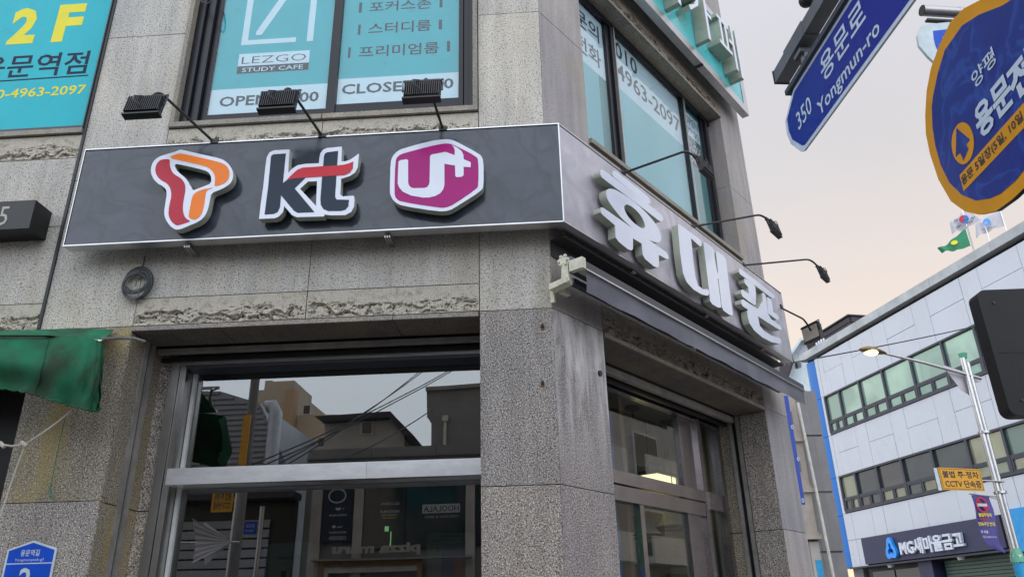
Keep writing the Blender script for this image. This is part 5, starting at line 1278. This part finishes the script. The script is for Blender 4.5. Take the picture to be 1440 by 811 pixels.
for i in range(17):
    f_ = i / 16; p = A_.lerp(B2, f_); p.z -= 1.2 * f_ * (1 - f_) * .25; pts.append((p.x, -p.y, p.z))
tag(part('overhead_cable', cb_.tube(pts, .016, 5), M['cable'], None, WF), 'thin overhead cable crossing in front of the bank facade below its roof', 'cable')

# ------------------------------------------------------------------ the other side of the street (seen mirrored in the shop glass)
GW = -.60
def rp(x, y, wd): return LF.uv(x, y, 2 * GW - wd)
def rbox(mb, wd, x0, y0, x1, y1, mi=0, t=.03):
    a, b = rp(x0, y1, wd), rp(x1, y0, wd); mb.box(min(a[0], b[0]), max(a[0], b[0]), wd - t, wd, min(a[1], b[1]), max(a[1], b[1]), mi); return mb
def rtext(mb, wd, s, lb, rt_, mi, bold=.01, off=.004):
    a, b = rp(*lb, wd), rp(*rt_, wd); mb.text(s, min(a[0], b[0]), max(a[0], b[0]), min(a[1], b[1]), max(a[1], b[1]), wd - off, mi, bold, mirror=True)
tag(part('far_pavement', MB().box(-60, 4, 9.6, 60, -.159, .0), M['paver'], None, LF), kind='structure')
PZ = thing('pizza_shop_building', 'low grey rendered shop with pizza maru and chicken signs, mirrored in the big window', 'building', LF, -3.5, 11, 0)
part('wall', MB().box(-5.62, 1.5, 11.05, 16, -.1, 4.86), M['concrete_dk'], PZ, LF)
for i in range(5): part('parapet_block', MB().box(-5.62 + 1.45 * i + .01, -5.62 + 1.45 * (i + 1), 10.95, 11.2, 4.87, 5.27), M['concrete'], PZ, LF)
part('parapet_ledge', MB().box(-5.62, 1.6, 10.9, 11.25, 5.04, 5.09), M['concrete_dk'], PZ, LF)
part('fascia', MB().box(-5.62, 1.6, 10.97, 11.04, 4.45, 4.865), M['concrete'], PZ, LF)
for (x0, x1) in ((440, 455), (499, 512), (655, 668)):
    a, b = rp(x0, 700, 11)[0], rp(x1, 700, 11)[0]; part('pier', MB().box(a, b, 10.96, 11.04, -.1, 4.44), M['cream_wall'], PZ, LF)
a, b = rp(455, 700, 11)[0], rp(499, 700, 11)[0]
part('window_pane', MB().box(rp(512, 700, 11)[0] + .02, rp(655, 700, 11)[0] - .02, 11.0, 11.03, 3.1, 4.43), M['win_dark'], PZ, LF)
part('window_pane', MB().box(rp(668, 700, 11)[0] + .02, 1.3, 11.0, 11.03, 3.1, 4.43), M['win_dark'], PZ, LF)
part('mullion', MB().box(-3.42, -3.38, 10.97, 11.0, 3.1, 4.43), M['grey_al'], PZ, LF)
bn = MB().box(a + .02, b - .02, 10.95, 11.0, 3.25, 4.43, 0)
for s_, y0, y1, x0, x1 in (('I ♥', 718, 713, 472, 484), ('HOOLALA', 726, 722, 463, 488), ('We ♥', 743, 738, 467, 482), ('HOOLALA', 750, 746, 463, 487), ('CHICKEN', 759, 753, 463, 487)): rtext(bn, 10.95, s_, (x0, y0), (x1, y1), 1, .02)
a_ = rp(475, 697, 10.95); bn.prism([(a_[0] + .2 * math.cos(R(15 * k)), a_[1] + .16 * math.sin(R(15 * k))) for k in range(24)], 10.94, 10.945, 1, holes=[[(a_[0] + .17 * math.cos(R(15 * k)), a_[1] + .13 * math.sin(R(15 * k))) for k in range(24)]])
part('hanging_banner', bn, [M['ink_ac'], M['flag_white']], PZ, LF)
dc = MB(); rtext(dc, 10.99, 'GLOBAL', (534, 710), (562, 705), 0, .01); rtext(dc, 10.99, 'HOOLALA', (534, 721), (561, 716), 0, .03); rtext(dc, 10.99, 'CHICKEN', (537, 725.5), (558, 722), 0, .02)
rbox(dc, 10.99, 538, 727, 556, 728.5, 1, .003)
rbox(dc, 10.99, 594, 707, 647, 721, 0, .003); rtext(dc, 10.985, 'HOOLALA', (596, 719), (645, 709), 2, .01); rtext(dc, 10.99, 'CHICKEN & BEER', (597, 728), (645, 723), 0, .0)
part('window_lettering', dc, [M['flag_white'], M['yellow_ink'], M['win_dark']], PZ, LF)
pz = MB(); a, b = rp(467, 783, 10.8), rp(592, 763, 10.8)
V = MB().text('pizza maru', a[0], b[0], a[1], b[1] + .02, 10.75, 0, .05, mirror=True, depth=-.12); part('raised_letters', V, M['cream_wall'], PZ, LF)
part('sign_ledge', MB().box(-5.3, -1.9, 10.7, 10.95, rp(470, 786, 10.8)[1] - .04, rp(470, 786, 10.8)[1]), M['concrete'], PZ, LF)
fz = MB(); a, b = rp(449, 789, 10.9), rp(594, 789, 10.9); fz.box(a[0], b[0], 10.85, 10.95, a[1] - .12, a[1], 0).box(a[0], a[0] + .10, 10.85, 10.95, .1, a[1] - .12, 0).box(b[0] - .10, b[0], 10.85, 10.95, .1, a[1] - .12, 0)
fz.box(a[0] + .1, b[0] - .1, 10.9, 10.95, a[1] - .24, a[1] - .12, 1).box(a[0] + .1, a[0] + .2, 10.9, 10.95, .1, a[1] - .24, 1)
part('shop_frame', fz, [M['brown_frame'], M['frame_white']], PZ, LF)
part('lit_tube', MB().box(-3.80, -3.72, 10.93, 10.96, 3.46, 3.56).box(-3.68, -3.66, 10.95, 10.97, 3.15, 3.45), M['green_on'], PZ, LF)
# gabled house behind
HG = thing('gabled_rooftop_house', 'grey gabled house with dark eaves and one window, mirrored above the transom', 'house', LF, -6.5, 20, 0)
g1 = [rp(x, y, 20) for x, y in ((456, 655), (456, 590), (552, 584), (569, 613), (569, 655))]
part('wall', MB().prism(g1, 20, 25, 0), M['cream_wall'], HG, LF)
g2 = [rp(x, y, 19.7) for x, y in ((443, 586), (550, 579), (581, 611), (569, 613), (548, 587), (456, 593))]
part('roof', MB().prism(g2, 19.6, 25.2, 0), M['dark_roof'], HG, LF)
wz = MB(); rbox(wz, 19.98, 507, 592, 526, 611, 0); rbox(wz, 19.94, 510, 594, 523, 609, 1); part('window', wz, [M['frame_white'], M['win_dark']], HG, LF)
DB = thing('dark_rendered_building', 'plain dark brown-grey building with rain pipe, mirrored at the right of the big window', 'building', LF, -3, 18, 0)
part('wall', MB().prism([rp(x, y, 18) for x, y in ((606, 655), (606, 590), (600, 586), (600, 545), (690, 540), (690, 655))], 18, 22, 0), M['concrete_dk'], DB, LF)
part('coping', MB().prism([rp(x, y, 17.9) for x, y in ((599, 549), (599, 544), (692, 538), (692, 543))], 17.85, 22.1, 0), M['concrete'], DB, LF)
a, b = rp(626, 588, 17.9), rp(624, 640, 17.9)
part('rain_pipe', MB().tube([(a[0], 17.9, a[1]), (b[0], 17.9, b[1] - 1)], .05, 8).box(a[0] - .09, a[0] + .09, 17.8, 17.98, a[1] - .1, a[1] + .08), M['pipe_cream'], DB, LF)
# corrugated shed and dark shopfront to the left
CB = thing('corrugated_building', 'grey corrugated metal building with sloping roof edge, mirrored at the left of the big window', 'building', LF, -8, 13, 0)
cp = [rp(x, y, 13) for x, y in ((230, 811), (245, 530), (303, 545), (357, 562), (396, 640), (400, 655), (392, 700))]
cp = [(-13, -.1), (-13, 7.6), (-8.79, 7.35), (-7.7, 7.0), (-6.85, 5.4), (-6.75, -.1)]
part('wall', MB().prism(cp, 13.05, 18, 0), M['corr'], CB, LF)
ribs = MB()
for k in range(34):
    z = 7.5 - k * .14
    umax = -8.79 + (7.35 - z) * 0.0
    if z < 7.35: umax = -8.79 + (7.35 - z) / .35 * 1.09 if z > 7.0 else -7.7 + (7.0 - z) / 1.6 * .85
    ribs.box(-13, min(umax, -6.85) - .03, 13.0, 13.045, z - .10, z - .02)
part('corrugation', ribs, M['corr'], CB, LF, kind='stuff')
part('lower_shopfront', MB().box(-13, -5.75, 10.9, 11.0, -.1, 4.15).box(-13, -5.7, 10.4, 11.0, 4.16, 4.3, 1), [M['black'], M['dark_roof']], CB, LF)
for k in range(16): part('shutter_slat', MB().box(-8.6, -6.3, 10.82, 10.88, 3.6 - k * .2, 3.76 - k * .2), M['corr'], CB, LF)
VD = MB(); pts = [rp(375, 572, 12.6), rp(383, 570, 12.6), rp(388, 580, 12.6), rp(385, 660, 12.6)]
tag(part('vent_duct', VD.tube([(p[0], 12.6, p[1]) for p in pts[:3]] + [(pts[2][0] + .02, 12.6, 3.0)], .17, 14), M['silver_paint'], None, LF), 'fat silver ventilation duct rising beside the corrugated building', 'duct')
a = rp(356, 560, 8.4)
UP = thing('utility_pole', 'concrete utility pole with yellow and black guard, mirrored in the big window', 'utility pole', LF, a[0], 8.4, -.1)
part('pole', MB().tube([(a[0], 8.4, -.1), (a[0], 8.4, 9.0)], [.10, .08], 14), M['concrete_dk'], UP, LF)
part('guard', MB().box(a[0] - .07, a[0] + .07, 8.20, 8.24, 4.35, 5.4), M['yellow_sign'], UP, LF)
part('cross_arm', MB().box(a[0] - .8, a[0] + .8, 8.33, 8.47, 8.2, 8.32), M['galv'], UP, LF)
for i, (x0, y0, x1, y1, wa, wb2) in enumerate(((350, 655, 615, 525, 8.4, 14), (352, 662, 622, 524, 8.4, 14), (395, 650, 585, 525, 9, 15), (400, 655, 580, 526, 9, 15), (470, 650, 600, 575, 9, 13))):
    a, b = rp(x0, y0, wa), rp(x1, y1, wb2); pts = []
    for k in range(13):
        f_ = k / 12 * 1.3; pts.append((a[0] + (b[0] - a[0]) * f_, wa + (wb2 - wa) * f_, a[1] + (b[1] - a[1]) * f_ - .35 * f_ * (1.3 - f_)))
    tag(part('power_cable', MB().tube(pts, .014, 5), M['cable'], None, LF), ('upper cable of the steeper mirrored pair, left of the dark building', 'lower cable of the steeper mirrored pair, left of the dark building', 'upper cable of the flatter mirrored pair above the gabled house', 'lower cable of the flatter mirrored pair above the gabled house', 'short lone mirrored cable reaching the coping of the dark building')[i], 'cable', 'power cables over the street')
AP = thing('apartment_block', 'tall orange and tan apartment block with small windows, mirrored in the big window', 'apartment block', LF, -21, 55, 0)
part('wall', MB().box(-24.9, -21.6, 55, 64, 0, 19.9), M['tan_wall'], AP, LF)
part('wall', MB().box(-21.5, -18.2, 56, 64, 0, 17.8), M['tan_wall'], AP, LF)
part('wall', MB().box(-28.5, -24.95, 57, 64, 0, 19.0), M['tan_wall'], AP, LF)
part('roof_parapet', MB().box(-23.6, -21.7, 55.1, 60, 19.9, 20.6).box(-24.6, -24.0, 56, 58, 19.9, 21), M['tan_wall'], AP, LF)
part('wall_stripe', MB().box(-22.3, -21.5, 54.8, 55.9, 0, 19.8), M['orange_wall'], AP, LF)
for k in range(6):
    for c in (-24.2, -23.0, -20.7, -19.3, -27.4, -26.2):
        w_ = 54.95 if -24.9 < c < -21.6 else (55.95 if c > -21.6 else 56.95)
        if c > -20.5 and k == 0: continue
        z = 18.3 - k * 2.75
        part('window', MB().box(c - .3, c + .3, w_ - .06, w_ + .04, z - .45, z + .35).box(c - .25, c + .25, w_ - .08, w_ - .065, z - .4, z + .3, 1), [M['frame_white'], M['win_dark']], AP, LF)
for (wd, xa, ya, xb, yb, mats, lines, nm, lab) in (
    (9.0, 296, 688, 329, 720, ('yellow_sign', 'ink_ac'), (('불법 주·정차', .52, .88), ('CCTV 단속중', .12, .48)), 'parking_camera_sign', 'amber CCTV sign on the opposite side, mirrored low in the big window'),
    (9.5, 342, 733, 362, 751, ('bright_blue', 'flag_white'), (('용문로', .5, .85), ('Yongmun-ro', .15, .4)), 'street_name_sign', 'small blue street name plate opposite, mirrored low in the big window')):
    a, b = rp(xa, yb, wd), rp(xb, ya, wd); u0, u1, z0, z1 = a[0], b[0], a[1], b[1]
    mb = MB().box(u0, u1, wd, wd + .02, z0, z1, 0)
    for s_, f0, f1 in lines: mb.text(s_, u0 + .04, u1 - .04, z0 + (z1 - z0) * f0, z0 + (z1 - z0) * f1, wd - .004, 1, .015, mirror=True)
    t_ = thing(nm, lab, 'sign', LF, (u0 + u1) / 2, wd, z0)
    part('sign_plate', mb, [M[m] for m in mats], t_, LF)
    part('post', MB().tube([(u1 + .06, wd + .05, -.1), (u1 + .06, wd + .05, z1 + .3)], .05, 10).box(u1 - .05, u1 + .05, wd + .02, wd + .06, (z0 + z1) / 2, (z0 + z1) / 2 + .05), M['galv'], t_, LF)
# folded parasol
PS = thing('parasol', 'half-closed grey white parasol leaning over the opposite pavement, mirrored low in the big window', 'parasol', LF, -5.9, 7.6, 0)
a, b, c = rp(270, 728, 7.5), rp(326, 761, 7.5), rp(270, 792, 7.5)
mb = MB(); n = 14; vs = [(b[0], 7.5, b[1])]
for k in range(n + 1):
    f_ = k / n; vs.append((a[0] + (c[0] - a[0]) * f_, 7.5 + .12 * math.sin(math.pi * f_) + .03 * (k % 2), a[1] + (c[1] - a[1]) * f_))
for k in range(n + 1): vs.append((vs[k + 1][0], 7.9 + .1, vs[k + 1][2]))
fs = [(0, k + 1, k + 2) for k in range(n)] + [(0, n + 2 + k, n + 3 + k) for k in range(n)]
mb.add(vs, fs, 0); part('canopy', mb, M['flag_white'], PS, LF)
part('pole', MB().tube([(b[0] + .1, 7.6, b[1]), (a[0] - .8, 7.7, (a[1] + c[1]) / 2)], .02, 8).tube([(a[0] - .8, 7.7, (a[1] + c[1]) / 2), (a[0] - .8, 7.7, -.12)], .03, 8), M['galv'], PS, LF)
# cream corner building on the side street, mirrored in the door glass
CC = thing('balcony_building', 'cream building with curved balcony and lit sign, mirrored in the side door glass', 'building', RF, 31, 15, 0)
part('wall', MB().box(22, 48, 15.3, 24, -.1, 11.5), M['cream_wall'], CC, RF)
part('roof_slab', MB().box(21.5, 48.5, 14.9, 24.4, 11.5, 11.9), M['concrete'], CC, RF)
for z in (3.9, 7.6):
    for u in (25, 30.5, 36, 41.5):
        part('balcony', MB().box(u - 1.9, u + 1.9, 14.2, 15.3, z, z + .25).box(u - 1.9, u + 1.9, 14.2, 14.32, z + .25, z + 1.2), M['frame_white'], CC, RF)
        part('window', MB().box(u - 1.2, u + 1.2, 15.22, 15.34, z + .35, z + 2.6).box(u - 1.1, u - .03, 15.20, 15.22, z + .45, z + 2.5, 1).box(u + .03, u + 1.1, 15.20, 15.22, z + .45, z + 2.5, 1), [M['frame_white'], M['win_dark']], CC, RF)
part('shop_sign', MB().box(31.5, 34.5, 15.1, 15.28, 2.7, 3.6), [M['flag_green'], M['frame_white']], CC, RF)
# low neighbours that close the street
for (u0, u1, h, nm, mt, lab) in ((-24, -13.2, 6.5, 'shop_building', 'cream_wall', 'cream two-storey shop building across the street to the left'), (2.2, 9.0, 6.2, 'shop_building', 'concrete', 'plain grey two-storey building across the street behind the viewer')):
    t_ = thing(nm, lab, 'building', LF, (u0 + u1) / 2, 12, 0)
    part('wall', MB().box(u0, u1, 12, 19, -.1, h), M[mt], t_, LF)
    part('roof_slab', MB().box(u0 - .2, u1 + .2, 11.7, 19.2, h, h + .25), M['concrete_dk'], t_, LF)
    for k in range(3):
        for z in (1.0, 4.1):
            c = u0 + (u1 - u0) * (k + .5) / 3
            part('window', MB().box(c - .8, c + .8, 11.94, 12.03, z, z + 1.5).box(c - .72, c - .02, 11.92, 11.94, z + .08, z + 1.42, 1).box(c + .02, c + .72, 11.92, 11.94, z + .08, z + 1.42, 1), [M['frame_white'], M['win_dark']], t_, LF)
